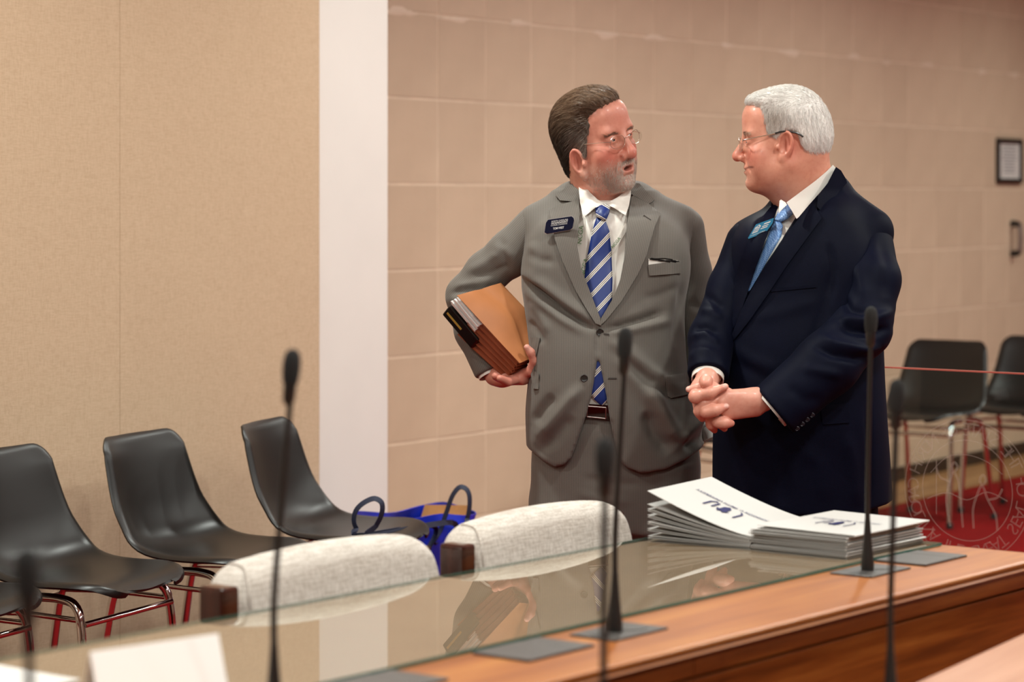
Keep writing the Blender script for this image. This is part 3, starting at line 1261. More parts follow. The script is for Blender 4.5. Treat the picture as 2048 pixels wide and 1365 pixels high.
def cast(trees, px, py, fallback):
    d = (Vector(at(px, py, 1.0)) - CAMP).normalized()
    best = None
    for t in trees:
        h = t.ray_cast(CAMP, d)
        if h[0] is not None and (best is None or h[3] < best):
            best = h[3]
    return d, best if best is not None else fallback


def drape(poly, trees, off=0.004, thick=0.004, step=7.0, smooth_it=2, Yfall=6.2, bulge=0.0, puff=None):
    """lay a cut piece (outline in the image) over the surfaces below it; returns closed slab verts, faces, flat coords"""
    p2, fs = tri_poly(poly, step)
    n = len(p2)
    depth = np.zeros(n)
    dirs = []
    miss = []
    for i, (x, y) in enumerate(p2):
        d, t = cast(trees, x, y, None)
        dirs.append(np.array(d))
        if t is None:
            miss.append(i)
        else:
            depth[i] = t
    if miss:
        good = [i for i in range(n) if i not in set(miss)]
        for i in miss:
            if good:
                j = min(good, key=lambda k: (p2[k][0] - p2[i][0]) ** 2 + (p2[k][1] - p2[i][1]) ** 2)
                depth[i] = depth[j]
            else:
                depth[i] = Yfall
    # soften the depth
    nb = [set() for _ in range(n)]
    for q in fs:
        for a in range(len(q)):
            nb[q[a]].add(q[a - 1]); nb[q[a - 1]].add(q[a])
    for _ in range(smooth_it):
        depth = np.array([0.5 * depth[i] + 0.5 * (sum(depth[j] for j in nb[i]) / max(1, len(nb[i]))) for i in range(n)])
    D = np.array(dirs)
    extra = np.zeros(n)
    if bulge:
        bd = np.array(resample(poly, 3))
        for i, (x, y) in enumerate(p2):
            extra[i] = bulge * min(1.0, math.sqrt(((bd - (x, y)) ** 2).sum(1).min()) / (puff or 12.0))
    c = np.array(CAMP)
    top = c + D * (depth - off - extra)[:, None]
    bot = c + D * (depth - off + thick)[:, None]
    v = np.concatenate([top, bot])
    edge = {}
    for q in fs:
        for a in range(len(q)):
            e = (q[a - 1], q[a])
            edge[tuple(sorted(e))] = edge.get(tuple(sorted(e)), []) + [e]
    faces = []
    for q in fs:
        faces.append(tuple(reversed(q)))
        faces.append(tuple(i + n for i in q))
    for k, e in edge.items():
        if len(e) == 1:
            a, b = e[0]
            faces.append((a, b, b + n, a + n))
    return v, faces, np.array(p2 + p2)


def clean(v, faces):
    me = bpy.data.meshes.new('tmp')
    me.from_pydata([tuple(p) for p in v], [], [tuple(q) for q in faces])
    bm = bmesh.new(); bm.from_mesh(me)
    bmesh.ops.recalc_face_normals(bm, faces=bm.faces[:])
    out = [tuple(w.index for w in q.verts) for q in bm.faces]
    bm.free(); bpy.data.meshes.remove(me)
    return out


def lay(person, name, poly, trees, mat, parent=None, off=0.004, thick=0.004, step=7.0, st_dir=None, bulge=0.0, puff=None, smooth_it=2, label=None):
    v, fs, p2 = drape(poly, trees, off, thick, step, smooth_it, bulge=bulge, puff=puff)
    st = None
    if st_dir is not None:
        d = np.array(st_dir, float); d /= np.linalg.norm(d)
        st = (p2 @ np.array([-d[1], d[0]])) * (6.2 / F)
    o = person.part(name, v, clean(v, fs), mat, parent, True, st, label=label)
    o.data.set_sharp_from_angle(angle=math.radians(40))
    return o


def lay_text(person, name, txt, mat, trees, c, ux, uy, size, parent, off=0.006, bold=0.0, space=1.0):
    """print text on a surface: centre in the image, direction of one em along and up"""
    vs, fs = text_geo(txt, size, bold, space)
    out = []
    for (x, y) in vs:
        px, py = c[0] + ux[0] * x + uy[0] * y, c[1] + ux[1] * x + uy[1] * y
        d, t = cast(trees, px, py, 6.1)
        out.append(np.array(CAMP + d * (t - off)))
    o = person.part(name, out, fs, mat, parent, False)
    return o


def patch3(person, name, pts3, Y0, mat, parent, thick=0.003, step=5.0, label=None, lin_dy=None):
    """a stiff cut piece whose corners stand at known depths: (column, row, depth shift)"""
    p2, fs = tri_poly([(a, b) for a, b, c in pts3], step)
    ref = np.array([(a, b) for a, b, c in pts3], float)
    dy = np.array([c for a, b, c in pts3])
    top, bot = [], []
    for (x, y) in p2:
        w = 1.0 / (((ref - (x, y)) ** 2).sum(1) + 4.0) ** 1.5
        d = (w * dy).sum() / w.sum() if lin_dy is None else lin_dy(x, y)
        top.append(W(x, y, Y0 + d)); bot.append(W(x, y, Y0 + d + thick))
    n = len(p2)
    edge = {}
    for q in fs:
        for a in range(len(q)):
            k = tuple(sorted((q[a - 1], q[a])))
            edge.setdefault(k, []).append((q[a - 1], q[a]))
    faces = [tuple(reversed(q)) for q in fs] + [tuple(i + n for i in q) for q in fs]
    faces += [(e[0][0], e[0][1], e[0][1] + n, e[0][0] + n) for e in edge.values() if len(e) == 1]
    v = np.array(top + bot)
    o = person.part(name, v, clean(v, faces), mat, parent, True, label=label)
    o.data.set_sharp_from_angle(angle=math.radians(40))
    return o


def tie_stripes(v, ang):
    p = proj(np.asarray(v))
    return (p[:, 0] * math.sin(math.radians(ang)) + p[:, 1] * math.cos(math.radians(ang))) * (6.2 / F)


# ------------------------------------------------------------------ cloth and skin materials
def m_pinstripe():
    t = NT('grey_pinstripe_wool')
    b = t.bsdf((128, 116, 106), 0.72, spec=0.25)
    b.inputs['Sheen Weight'].default_value = 0.12
    a = t.n('ShaderNodeAttribute', attribute_name='stripe')
    s = t.math('SINE', t.math('MULTIPLY', a.outputs['Fac'], 2 * math.pi / 0.0042))
    v = t.coord()
    nz = t.noise(v, 700, 2)
    f = t.math('ADD', t.math('MULTIPLY', s, 0.30), t.math('ADD', 0.25, t.math('MULTIPLY', nz, 0.5)))
    t.l(t.ramp(f, [(0.12, (97, 91, 86)), (0.5, (107, 101, 95)), (0.88, (118, 112, 105))]), b.inputs['Base Color'])
    t.bump(b, nz, 0.25, 0.0006)
    return t.m


def m_wool(name, c0, c1, rough=0.7, sheen=0.15):
    t = NT(name)
    b = t.bsdf(c0, rough, spec=0.06)
    b.inputs['Sheen Weight'].default_value = sheen
    b.inputs['Sheen Roughness'].default_value = 0.4
    v = t.coord()
    nz = t.noise(v, 600, 2)
    n2 = t.noise(v, 6, 2)
    t.l(t.ramp(t.math('ADD', t.math('MULTIPLY', nz, 0.6), t.math('MULTIPLY', n2, 0.4)), [(0.35, c0), (0.65, c1)]), b.inputs['Base Color'])
    t.bump(b, nz, 0.25, 0.0006)
    return t.m


def m_striped_tie():
    t = NT('blue_striped_silk')
    b = t.bsdf((24, 62, 150), 0.42, spec=0.5)
    a = t.n('ShaderNodeAttribute', attribute_name='stripe')
    fr = t.math('FRACT', t.math('DIVIDE', a.outputs['Fac'], 0.0345))
    W_, B_, U_ = (232, 226, 216), (52, 30, 40), (15, 44, 116)
    st = [(0.0, W_), (0.060, B_), (0.105, W_), (0.165, B_), (0.210, W_), (0.270, U_)]
    c = t.ramp(fr, st, 'CONSTANT')
    v = t.coord()
    ch = t.n('ShaderNodeTexChecker')
    t.l(v, ch.inputs['Vector'])
    ch.inputs['Scale'].default_value = 520
    t.l(t.mix(t.math('MULTIPLY', ch.outputs['Fac'], 0.16), c, (10, 20, 70)), b.inputs['Base Color'])
    t.bump(b, ch.outputs['Fac'], 0.1, 0.0005)
    return t.m


def m_check_tie():
    t = NT('light_blue_woven_silk')
    b = t.bsdf((110, 150, 205), 0.4, spec=0.5)
    v = t.coord(rot=(0, 0.5, 0))
    ch = t.n('ShaderNodeTexChecker')
    t.l(v, ch.inputs['Vector'])
    ch.inputs['Scale'].default_value = 330
    ch.inputs['Color1'].default_value = lin((140, 176, 222))
    ch.inputs['Color2'].default_value = lin((84, 124, 186))
    t.l(ch.outputs['Color'], b.inputs['Base Color'])
    t.bump(b, ch.outputs['Fac'], 0.15, 0.0006)
    return t.m


def m_skin():
    t = NT('skin')
    b = t.bsdf((214, 160, 136), 0.42, spec=0.4)
    b.inputs['Coat Weight'].default_value = 0.10
    b.inputs['Coat Roughness'].default_value = 0.16
    a = t.n('ShaderNodeAttribute', attribute_name='tint')
    v = t.coord()
    nz = t.noise(v, 90, 4)
    c = t.mix(t.math('MULTIPLY', t.ramp(nz, [(0.45, (0, 0, 0)), (0.7, (255, 255, 255))]), 0.22), a.outputs['Color'], (196, 104, 84))
    t.l(c, b.inputs['Base Color'])
    b.inputs['Subsurface Weight'].default_value = 0.12
    b.inputs['Subsurface Radius'].default_value = (0.9, 0.35, 0.2)
    b.inputs['Subsurface Scale'].default_value = 0.006
    fine = t.noise(v, 650, 3)
    t.bump(b, fine, 0.22, 0.0008)
    return t.m


def m_tint(name, rough=0.5, spec=0.4):
    t = NT(name)
    b = t.bsdf((128, 128, 128), rough, spec=spec)
    a = t.n('ShaderNodeAttribute', attribute_name='tint')
    t.l(a.outputs['Color'], b.inputs['Base Color'])
    return t.m


M['pin'] = m_pinstripe()
M['navy'] = m_wool('navy_wool', (8, 10, 22), (13, 16, 34), 0.6, 0.008)
M['trouser_navy'] = m_wool('navy_trouser_wool', (8, 9, 16), (11, 13, 23), 0.7, 0.008)
M['shirt'] = m_plain('white_shirt_cotton', (240, 234, 226), 0.75, bump=0.2, bscale=900)
M['tie_g'] = m_striped_tie()
M['tie_n'] = m_check_tie()
M['skin'] = m_skin()
M['hair'] = m_tint('hair_strands', 0.42, 0.35)
M['eye'] = m_tint('eye', 0.08, 0.6)
M['belt'] = m_plain('dark_brown_leather', (46, 18, 14), 0.22, spec=0.6)
M['leather_black'] = m_plain('black_leather', (20, 18, 17), 0.3)
M['button'] = m_plain('dark_horn_button', (40, 36, 34), 0.3)
M['button_navy'] = m_plain('black_button', (52, 52, 60), 0.25)
M['badge_navy'] = m_plain('navy_badge', (10, 20, 48), 0.22, spec=0.6)
M['badge_cyan'] = m_plain('teal_badge', (52, 132, 170), 0.3)
M['badge_rim'] = m_plain('silver_rim', (225, 222, 218), 0.25, metal=0.6)
M['white_ink'] = m_plain('white_print', (238, 236, 232), 0.6)
M['green_ink'] = m_plain('green_print', (84, 128, 76), 0.7)
M['lanyard'] = m_plain('pale_grey_ribbon', (214, 206, 198), 0.7)
M['lens_glass'] = m_pane('spectacle_lens', (0.95, 0.95, 0.94), 0.0, 1.35)
M['silver'] = m_plain('silver_wire', (215, 205, 195), 0.2, metal=0.9)
M['gold'] = m_plain('gold_band', (214, 170, 96), 0.2, metal=1.0)
M['linen_white'] = m_plain('white_pocket_linen', (240, 235, 228), 0.8)
M['stitch'] = m_plain('dark_stitch', (58, 50, 46), 0.8)


def LC(c):
    return np.array(lin(c)[:3])


# ------------------------------------------------------------------ heads
def rot_head(yaw, pitch, roll):
    return (Matrix.Rotation(math.radians(yaw), 3, 'Z') @ Matrix.Rotation(math.radians(pitch), 3, 'X') @ Matrix.Rotation(math.radians(roll), 3, 'Y'))


def rx(a):
    return np.array(Matrix.Rotation(math.radians(a), 3, 'X'))


def ry(a):
    return np.array(Matrix.Rotation(math.radians(a), 3, 'Y'))


def rzm(a):
    return np.array(Matrix.Rotation(math.radians(a), 3, 'Z'))


CRAN = ((0, 0.012, 0.030), (0.076, 0.098, 0.087))


def head_field(neck, mouth='closed', jowl=0.0, brow=0.0, h=0.0022, nose=1.0, ear=(0.016, -0.012), wj=1.0, tip=1.0, earsize=1.0, squint=1.0):
    fd = Field((-0.105, -0.145, -0.25), (0.105, 0.16, 0.135), h)
    fd.u(P_ell(*CRAN))
    fd.u(P_ell((0, -0.028, -0.02), (0.066, 0.066, 0.088)), 0.03)              # face mass
    fd.u(P_ell((0, -0.030, -0.070), (0.056 * wj + jowl * 0.5, 0.052, 0.045)), 0.03)  # jaw
    for s in (-1, 1):
        fd.u(P_cap((s * 0.056 * wj, 0.002, -0.055), (s * 0.026, -0.062, -0.096), 0.013 + jowl, 0.013 + jowl), 0.03)   # jaw line
        fd.u(P_ell((s * 0.042, -0.066, -0.030), (0.024, 0.020, 0.020)), 0.025)  # cheekbone
        fd.u(P_ell((s * 0.036 * wj, -0.060, -0.058), (0.021 + jowl, 0.021, 0.026)), 0.03)  # cheek
    fd.u(P_ell((0, -0.078, -0.100), (0.024, 0.018, 0.018)), 0.022)             # chin
    fd.u(P_cap((-0.040, -0.080, 0.018), (0.040, -0.080, 0.018), 0.013 + brow, 0.013 + brow), 0.02)
    fd.u(P_ell((0, -0.060, 0.060), (0.055, 0.038, 0.040)), 0.03)               # forehead
    for s in (-1, 1):
        fd.cut(P_ell((s * 0.032, -0.106, -0.001), (0.020, 0.020, 0.0145)), 0.014)
        # lids
        fd.u(P_ell((s * 0.032, -0.0815, 0.000), (0.0165, 0.0140, 0.0128)), 0.006)
        fd.u(P_cap((s * 0.016, -0.092, -0.018), (s * 0.044, -0.084, -0.020), 0.006, 0.006), 0.010)   # bag
        fd.cut(P_ell((s * 0.032, -0.0985, -0.0008), (0.0125, 0.010, 0.0036 * squint)), 0.002)
    # nose
    n1 = nose
    fd.u(P_cap((0, -0.090, 0.010), (0, -0.113 * n1, -0.030), 0.0085, 0.0115), 0.012)
    fd.u(P_ell((0, -0.114 * n1, -0.036), (0.0135 * tip, 0.0125, 0.011 * tip)), 0.008)
    for s in (-1, 1):
        fd.u(P_ell((s * 0.0135 * tip, -0.100, -0.040), (0.0085 * tip, 0.0115, 0.0090 * tip)), 0.007)
        fd.cut(P_ell((s * 0.007, -0.108, -0.0495), (0.0042, 0.006, 0.0040)), 0.003)
        fd.cut(P_cap((s * 0.0235, -0.1005, -0.042), (s * 0.0385, -0.0865, -0.068), 0.0022, 0.0026), 0.009)   # smile crease
    # lips
    fd.u(P_ell((0, -0.083, -0.066), (0.030, 0.014, 0.020)), 0.016)
    if mouth == 'open':
        fd.u(P_cap((-0.017, -0.092, -0.0605), (0.017, -0.092, -0.0605), 0.0052, 0.0052), 0.006)
        fd.u(P_cap((-0.014, -0.092, -0.0775), (0.014, -0.092, -0.0775), 0.0062, 0.0062), 0.006)
        fd.cut(P_ell((0, -0.098, -0.0685), (0.0165, 0.016, 0.0052)), 0.003)
    else:
        fd.u(P_cap((-0.018, -0.0935, -0.0630), (0.018, -0.0935, -0.0630), 0.0052, 0.0052), 0.006)
        fd.u(P_cap((-0.016, -0.0925, -0.0745), (0.016, -0.0925, -0.0745), 0.0058, 0.0058), 0.006)
        for s in (-1, 1):
            fd.cut(P_cap((0, -0.0995, -0.0690), (s * 0.018, -0.0955, -0.0683), 0.0030, 0.0028), 0.003)
            fd.cut(P_cap((s * 0.018, -0.0950, -0.0683), (s * 0.032, -0.0820, -0.0600), 0.0024, 0.0018), 0.003)
    fd.cut(P_ell((0, -0.103, -0.0865), (0.020, 0.012, 0.0055)), 0.010)
    # ears
    es = earsize
    for s in (-1, 1):
        R = rzm(s * -24) @ ry(s * 6) @ rx(-12)

        def E(dx, dy, dz):
            return (s * (0.077 + dx), ear[0] + dy * es, ear[1] + dz * es)
        fd.u(P_ell(E(0, 0, 0), (0.0085, 0.0195 * es, 0.0320 * es), R), 0.005)
        fd.u(P_ell(E(-0.004, -0.008, -0.028), (0.0075, 0.009 * es, 0.011 * es), R), 0.005)
        fd.cut(P_ell(E(0.0080, -0.001, 0.004), (0.0105, 0.0130 * es, 0.0230 * es), R), 0.002)
        fd.u(P_cap(E(0.000, 0.005, 0.016), E(0.001, 0.006, -0.010), 0.0042, 0.0045), 0.003)
        fd.u(P_ell(E(-0.001, -0.016, -0.004), (0.005, 0.005, 0.007)), 0.004)
    # neck
    for (a, b, r1, r2) in neck:
        fd.u(P_cap(a, b, r1, r2), 0.035)
    return fd


def skin_tint(v, base, red, lip, blush=1.0):
    """true colour differences of the skin: ruddy cheeks, nose, ears and lips (head frame)"""
    c = np.tile(base, (len(v), 1))

    def blob(p, r, amt, colr):
        d = ((v - np.array(p)) / np.array(r))
        w = np.exp(-(d ** 2).sum(1)) * amt
        return c * (1 - w[:, None]) + colr * w[:, None]
    for s in (-1, 1):
        c = blob((s * 0.046, -0.075, -0.035), (0.026, 0.03, 0.024), 0.75 * blush, red)
        c = blob((s * 0.080, 0.014, -0.012), (0.02, 0.026, 0.035), 0.5 * blush, red)
    c = blob((0, -0.115, -0.034), (0.016, 0.02, 0.016), 0.7 * blush, red)
    c = blob((0, -0.09, 0.05), (0.05, 0.04, 0.03), 0.25 * blush, red)
    c = blob((0, -0.095, -0.069), (0.022, 0.012, 0.009), 0.8, lip)
    return c


def strands(roots, dirs, step, nseg, surf, lift, rad, tints, jitter=0.25, gravity=0.0, curl=0.0):
    """hair: walk along a surface from every root; surf(p) gives signed distance and gradient"""
    n = len(roots)
    pts = [roots.copy()]
    d = dirs.copy()
    p = roots.copy()
    for k in range(nseg):
        sd, g = surf(p)
        d = d + RNG.normal(0, jitter * 0.3, (n, 3))
        d[:, 2] -= gravity
        d = d - g * (d * g).sum(1, keepdims=True)
        d /= np.maximum(np.linalg.norm(d, axis=1, keepdims=True), 1e-6)
        p = p + d * step[:, None]
        sd, g = surf(p)
        tgt = lift * ((k + 1) / nseg)
        p = p + g * (tgt - sd)[:, None]
        pts.append(p.copy())
    P = np.stack(pts, 1)                                   # n, seg+1, 3
    T = np.gradient(P, axis=1)
    T /= np.maximum(np.linalg.norm(T, axis=2, keepdims=True), 1e-9)
    sd, g0 = surf(P.reshape(-1, 3))
    N = g0.reshape(P.shape)
    B = np.cross(T, N)
    B /= np.maximum(np.linalg.norm(B, axis=2, keepdims=True), 1e-9)
    N = np.cross(B, T)
    m = nseg + 1
    prof = np.linspace(1.0, 0.25, m)[None, :, None] * rad
    ring = [P + prof * (B * math.cos(a) + N * math.sin(a)) for a in (0.5, 0.5 + 2.094, 0.5 + 4.189)]
    V = np.stack(ring, 2).reshape(-1, 3)                   # n*m*3
    base = (np.arange(n)[:, None] * m + np.arange(nseg)[None, :])[:, :, None] * 3
    k = np.arange(3)[None, None, :]
    k2 = (k + 1) % 3
    Fq = np.stack([base + k, base + k2, base + 3 + k2, base + 3 + k], 3).reshape(-1, 4)
    col_ = np.repeat(tints, m * 3, axis=0)
    return V, Fq, col_


def ell_surf(c, r):
    c = np.array(c); r = np.array(r)

    def fn(p):
        q = p - c
        k0 = np.sqrt(((q / r) ** 2).sum(1))
        k1 = np.sqrt(((q / r ** 2) ** 2).sum(1))
        g = q / r ** 2
        g /= np.maximum(np.linalg.norm(g, axis=1, keepdims=True), 1e-9)
        return k0 * (k0 - 1) / np.maximum(k1, 1e-6), g
    return fn


def xf(v, Mh, c):
    return np.asarray(v) @ np.array(Mh).T + np.asarray(c)


def inv_xf(p, Mh, c):
    return (np.asarray(p) - np.asarray(c)) @ np.array(Mh)


def eyeballs(person, Mh, c, look, iris, parent=None):
    for s in (-1, 1):
        vs, fs = [], []
        m = MB()
        m.lathe([(0.0118 * math.sin(math.pi * i / 24) + 1e-5, -0.0118 * math.cos(math.pi * i / 24)) for i in range(25)], 26)
        v = np.array(m.v)
        d = np.array(look, float); d /= np.linalg.norm(d)
        cosang = (v @ d) / 0.0118
        colr = np.tile(LC((206, 190, 180)), (len(v), 1))
        colr[cosang > 0.87] = LC(iris)
        colr[cosang > 0.975] = LC((12, 10, 10))
        v = v + np.array([s * 0.032, -0.0818, 0.0])
        person.part('eye', xf(v, Mh, c), m.f, M['eye'], parent, True, None, colr)
# ------------------------------------------------------------------ the man in grey
def merge(parts):
    V, Fs, o = [], [], 0
    for v, f in parts:
        V.append(np.asarray(v))
        Fs += [tuple(int(i) + o for i in q) for q in (f.tolist() if isinstance(f, np.ndarray) else f)]
        o += len(v)
    return np.concatenate(V), Fs


def collar_band(c, R, z0, amp, ang, h=0.045, flare=1.10, ycomp=1.0):
    """standing shirt collar: highest at angle ang"""
    rows = []
    n = 49
    for k, (dz, s) in enumerate(((0.0, 1.0), (-0.3, 1.02), (-0.65, 1.06), (-1.0, flare))):
        row = []
        for j in range(n):
            a = 2 * math.pi * j / (n - 1)
            zt = z0 + amp * math.cos(a - ang)
            row.append(Vector((c[0] + R * s * math.cos(a), c[1] + R * ycomp * s * math.sin(a), zt + dz * h)))
        rows.append(row)
    m = MB()
    m.sheet(rows, 0.002)
    return m


def sleeve(pts, rs, end_dir, h=0.005, endcut=True, fold=None, face=-0.2):
    pts = [np.array(p) for p in pts]
    lo = np.min(pts, 0) - 0.12
    hi = np.max(pts, 0) + 0.12
    fd = Field(lo, hi, h)
    fd.op(P_chain(pts, rs), 0, 'u', 0.05)
    if endcut:
        e = end_dir / np.linalg.norm(end_dir)
        fd.cut(P_half(pts[-1], e, 0.11), 0.003)
    v, f = fd.mesh(2)
    if fold:
        v = folds(v, f, fold, face)
        v = lap(v, f, 0.3)
    # stripe coordinate: across the arm
    best = np.full(len(v), 1e9)
    st = np.zeros(len(v))
    for a, b in zip(pts, pts[1:]):
        e = b - a
        t = np.clip(((v - a) @ e) / (e @ e), 0, 1)
        q = v - a - t[:, None] * e
        d = np.linalg.norm(q, axis=1)
        e2 = np.array([e[0], 0, e[2]]) / (np.linalg.norm([e[0], e[2]]) + 1e-9)
        perp = np.array([-e2[2], 0, e2[0]])
        m = d < best
        best[m] = d[m]
        st[m] = (q @ perp)[m]
    return v, f, st


def cuff(c, d, r, L=0.02, th=0.002, sq=1.0):
    d = Vector(d).normalized()
    m = MB()
    prof = [(r, 0.0), (r, L), (r - th, L), (r - th, 0.0)]
    vs, fs = [], []
    n = 32
    R = Vector((0, 0, 1)).rotation_difference(d).to_matrix()
    for (rr, z) in prof:
        for k in range(n):
            a = 2 * math.pi * k / n
            vs.append(Vector(c) + R @ Vector((rr * math.cos(a), rr * math.sin(a), z)))
    for i in range(4):
        for k in range(n):
            fs.append((i * n + k, i * n + (k + 1) % n, ((i + 1) % 4) * n + (k + 1) % n, ((i + 1) % 4) * n + k))
    m.add(vs, fs)
    return m


def button(person, c, r, mat, parent, nrm=(0, -1, 0)):
    m = MB()
    m.lathe([(r * 0.3, 0.0), (r, 0.0), (r, 0.0016), (r * 0.85, 0.0026), (r * 0.72, 0.0018), (r * 0.2, 0.0018)], 20, c, nrm)
    o = person.mb('button', m, mat, parent)
    m = MB()
    nv = Vector(nrm).normalized()
    ux = nv.cross(Vector((0, 0, 1))).normalized()
    uz = ux.cross(nv)
    for a in (-1, 1):
        for b in (-1, 1):
            m.lathe([(0.0008, 0.0), (0.0009, 0.0022), (0.0004, 0.0024)], 6, Vector(c) + ux * a * r * 0.25 + uz * b * r * 0.25, nrm)
    return o


def build_grey():
    Y0 = 6.30
    pn = Person('person', (W(1215, 1000, Y0)[0], Y0, 0), 'man in grey pinstripe suit and blue striped tie holding brown folders')

    def g(px, py, dy=0.0):
        return W(px, py, Y0 + dy)
    # ---------------- jacket body
    TT = [(385, 1170, 1255, 0.02, 0.04), (405, 1125, 1305, 0.06, 0.035), (425, 1085, 1350, 0.100, 0.025), (460, 1062, 1368, 0.112, 0.02), (510, 1046, 1376, 0.126, 0.01), (560, 1041, 1374, 0.136, 0.0), (640, 1052, 1368, 0.150, -0.012), (700, 1058, 1370, 0.158, -0.02),
          (760, 1056, 1376, 0.162, -0.02), (820, 1050, 1392, 0.162, -0.018), (880, 1052, 1408, 0.158, -0.01), (950, 1057, 1415, 0.155, 0.0), (1000, 1060, 1415, 0.15, 0.0)]
    VP = [(1150, 330), (1158, 365), (1159, 431), (1155, 495), (1163, 540), (1180, 586), (1200, 636), (1202, 637), (1225, 599), (1240, 560), (1249, 515), (1255, 441), (1262, 380), (1268, 330)]
    LO = [(1196, 712), (1190, 750), (1183, 790), (1172, 832), (1160, 868), (1150, 900), (1142, 920), (1130, 933), (1112, 938), (1112, 990), (1275, 990), (1275, 944), (1256, 938), (1243, 927), (1235, 908), (1228, 880), (1220, 840), (1212, 790), (1204, 750)]
    HEM = [(980, 888), (1050, 900), (1066, 908), (1086, 922), (1112, 935), (1132, 938), (1190, 944), (1250, 940), (1284, 943), (1330, 936), (1376, 916), (1420, 893), (1500, 885), (1500, 1100), (980, 1100)]
    lo = g(1015, 1010, -0.25); hi = g(1450, 330, 0.25)
    fd = Field((lo[0], Y0 - 0.24, lo[2]), (hi[0], Y0 + 0.24, hi[2]), 0.0052)
    fd.op(P_torso(TT, Y0), 0, 'u', 0.0)
    for a, b, r1, r2 in (((1150, 411, 0.03), (1074, 444, 0.015), 0.050, 0.046), ((1268, 412, 0.03), (1362, 446, 0.015), 0.050, 0.046)):
        fd.u(P_cap(g(*a), g(*b), r1, r2), 0.05)
    fd.u(P_cap(g(1150, 405, 0.05), g(1268, 405, 0.05), 0.05, 0.05), 0.04)
    fd.u(P_ell(g(1130, 520, -0.07), (0.085, 0.05, 0.10)), 0.06)
    fd.u(P_ell(g(1300, 520, -0.07), (0.085, 0.05, 0.10)), 0.06)
    fv, ff = fd.mesh(2)
    fd.cut(P_prism(VP, Y0 - 0.11, Y0 - 0.5, Y0 + 0.03), 0.004)
    fd.cut(P_prism(LO, Y0 - 0.16, Y0 - 0.5, Y0 + 0.0), 0.004)
    fd.cut(P_prism(HEM, Y0 - 0.10, Y0 - 0.6, Y0 + 0.6), 0.004)
    fd.cut(P_cap(g(1208, 350, 0.02), g(1208, 420, 0.02), 0.064, 0.066), 0.004)
    v, f = fd.mesh(2)
    FOLD = [([(1034, 550), (1075, 578), (1120, 614), (1158, 640), (1194, 660)], -0.007, 3.5), ([(1206, 660), (1240, 653), (1280, 642), (1325, 626)], -0.005, 3.5), ([(1036, 556), (1075, 583), (1120, 620), (1160, 645), (1196, 662)], -0.0075, 7), ([(1040, 540), (1085, 570), (1130, 604), (1190, 648)], 0.006, 11),
            ([(1045, 575), (1085, 610), (1125, 640), (1170, 668)], 0.004, 9),
            ([(1205, 657), (1240, 650), (1275, 640), (1330, 622)], -0.006, 7), ([(1215, 668), (1260, 662), (1310, 650), (1350, 640)], 0.005, 9),
            ([(1210, 675), (1250, 700), (1300, 740), (1345, 770), (1385, 790)], 0.006, 12), ([(1225, 700), (1270, 740), (1320, 780), (1370, 800)], -0.005, 10),
            ([(1340, 860), (1300, 800), (1262, 752), (1225, 700)], 0.004, 14),
            ([(1300, 760), (1320, 820), (1345, 870), (1352, 890)], 0.013, 16), ([(1352, 888), (1375, 862), (1400, 838), (1412, 820)], 0.010, 13), ([(1290, 820), (1310, 870), (1345, 908)], -0.010, 15), ([(1365, 900), (1400, 880), (1415, 865)], -0.007, 10),
            ([(1070, 880), (1100, 850), (1140, 800), (1170, 770)], 0.007, 12), ([(1066, 850), (1085, 820), (1110, 790)], -0.006, 10), ([(1070, 910), (1110, 880), (1150, 830)], -0.005, 12),
            ([(1055, 640), (1075, 665), (1090, 690)], -0.004, 7), ([(1060, 600), (1085, 640), (1100, 670)], 0.003, 8),
            ([(1345, 520), (1340, 600), (1330, 660)], 0.004, 14), ([(1365, 560), (1355, 640), (1350, 700)], -0.005, 9), ([(1280, 600), (1320, 590), (1362, 570)], -0.003, 9),
            ([(1196, 662), (1194, 690), (1196, 714)], -0.003, 4),
            ([(1052, 505), (1080, 520), (1112, 525)], -0.003, 9), ([(1060, 480), (1072, 520), (1070, 560)], 0.003, 12)]
    v = folds(v, f, [(a_, b_ * 1.7, c_) for a_, b_, c_ in FOLD], -0.1)
    v = lap(v, f, 0.25)
    jk = pn.part('jacket', v, f, M['pin'], None, True, v[:, 0])
    fv = folds(fv, ff, [(a_, b_ * 1.7, c_) for a_, b_, c_ in FOLD], -0.1)
    JT = bvh(fv, ff)        # cloth before the opening is cut: lapels lie on it
    # ---------------- sleeves
    SR = [g(1072, 456, 0.02), g(1022, 507, 0.03), g(974, 545, 0.05), g(934, 592, 0.06), g(950, 662, 0.06), g(984, 745, 0.03)]
    v, f, st = sleeve(SR, [0.056, 0.056, 0.052, 0.0505, 0.049, 0.044], SR[-1] - SR[-2], 0.0048, True,
                      [([(940, 555), (985, 545), (1020, 530)], -0.006, 7), ([(930, 545), (970, 525), (1005, 500)], 0.005, 8), ([(905, 575), (940, 568), (990, 560)], 0.006, 7), ([(897, 590), (925, 580), (960, 578)], -0.006, 6),
                       ([(1000, 470), (1010, 520), (1022, 555)], -0.005, 8), ([(985, 490), (1010, 500), (1030, 520)], 0.004, 8), ([(900, 600), (930, 600), (960, 590)], 0.005, 6)])
    pn.part('sleeve', v, f, M['pin'], jk, True, st)
    SL = [g(1366, 457, 0.02), g(1377, 545, 0.035), g(1389, 640, 0.03), g(1398, 735, 0.015), g(1402, 828, -0.01)]
    v, f, st = sleeve(SL, [0.054, 0.055, 0.052, 0.047, 0.041], SL[-1] - SL[-2], 0.0055, True,
                      [([(1375, 600), (1395, 615), (1420, 620)], -0.005, 8), ([(1375, 660), (1395, 650), (1420, 655)], 0.005, 8)])
    pn.part('sleeve', v, f, M['pin'], jk, True, st)
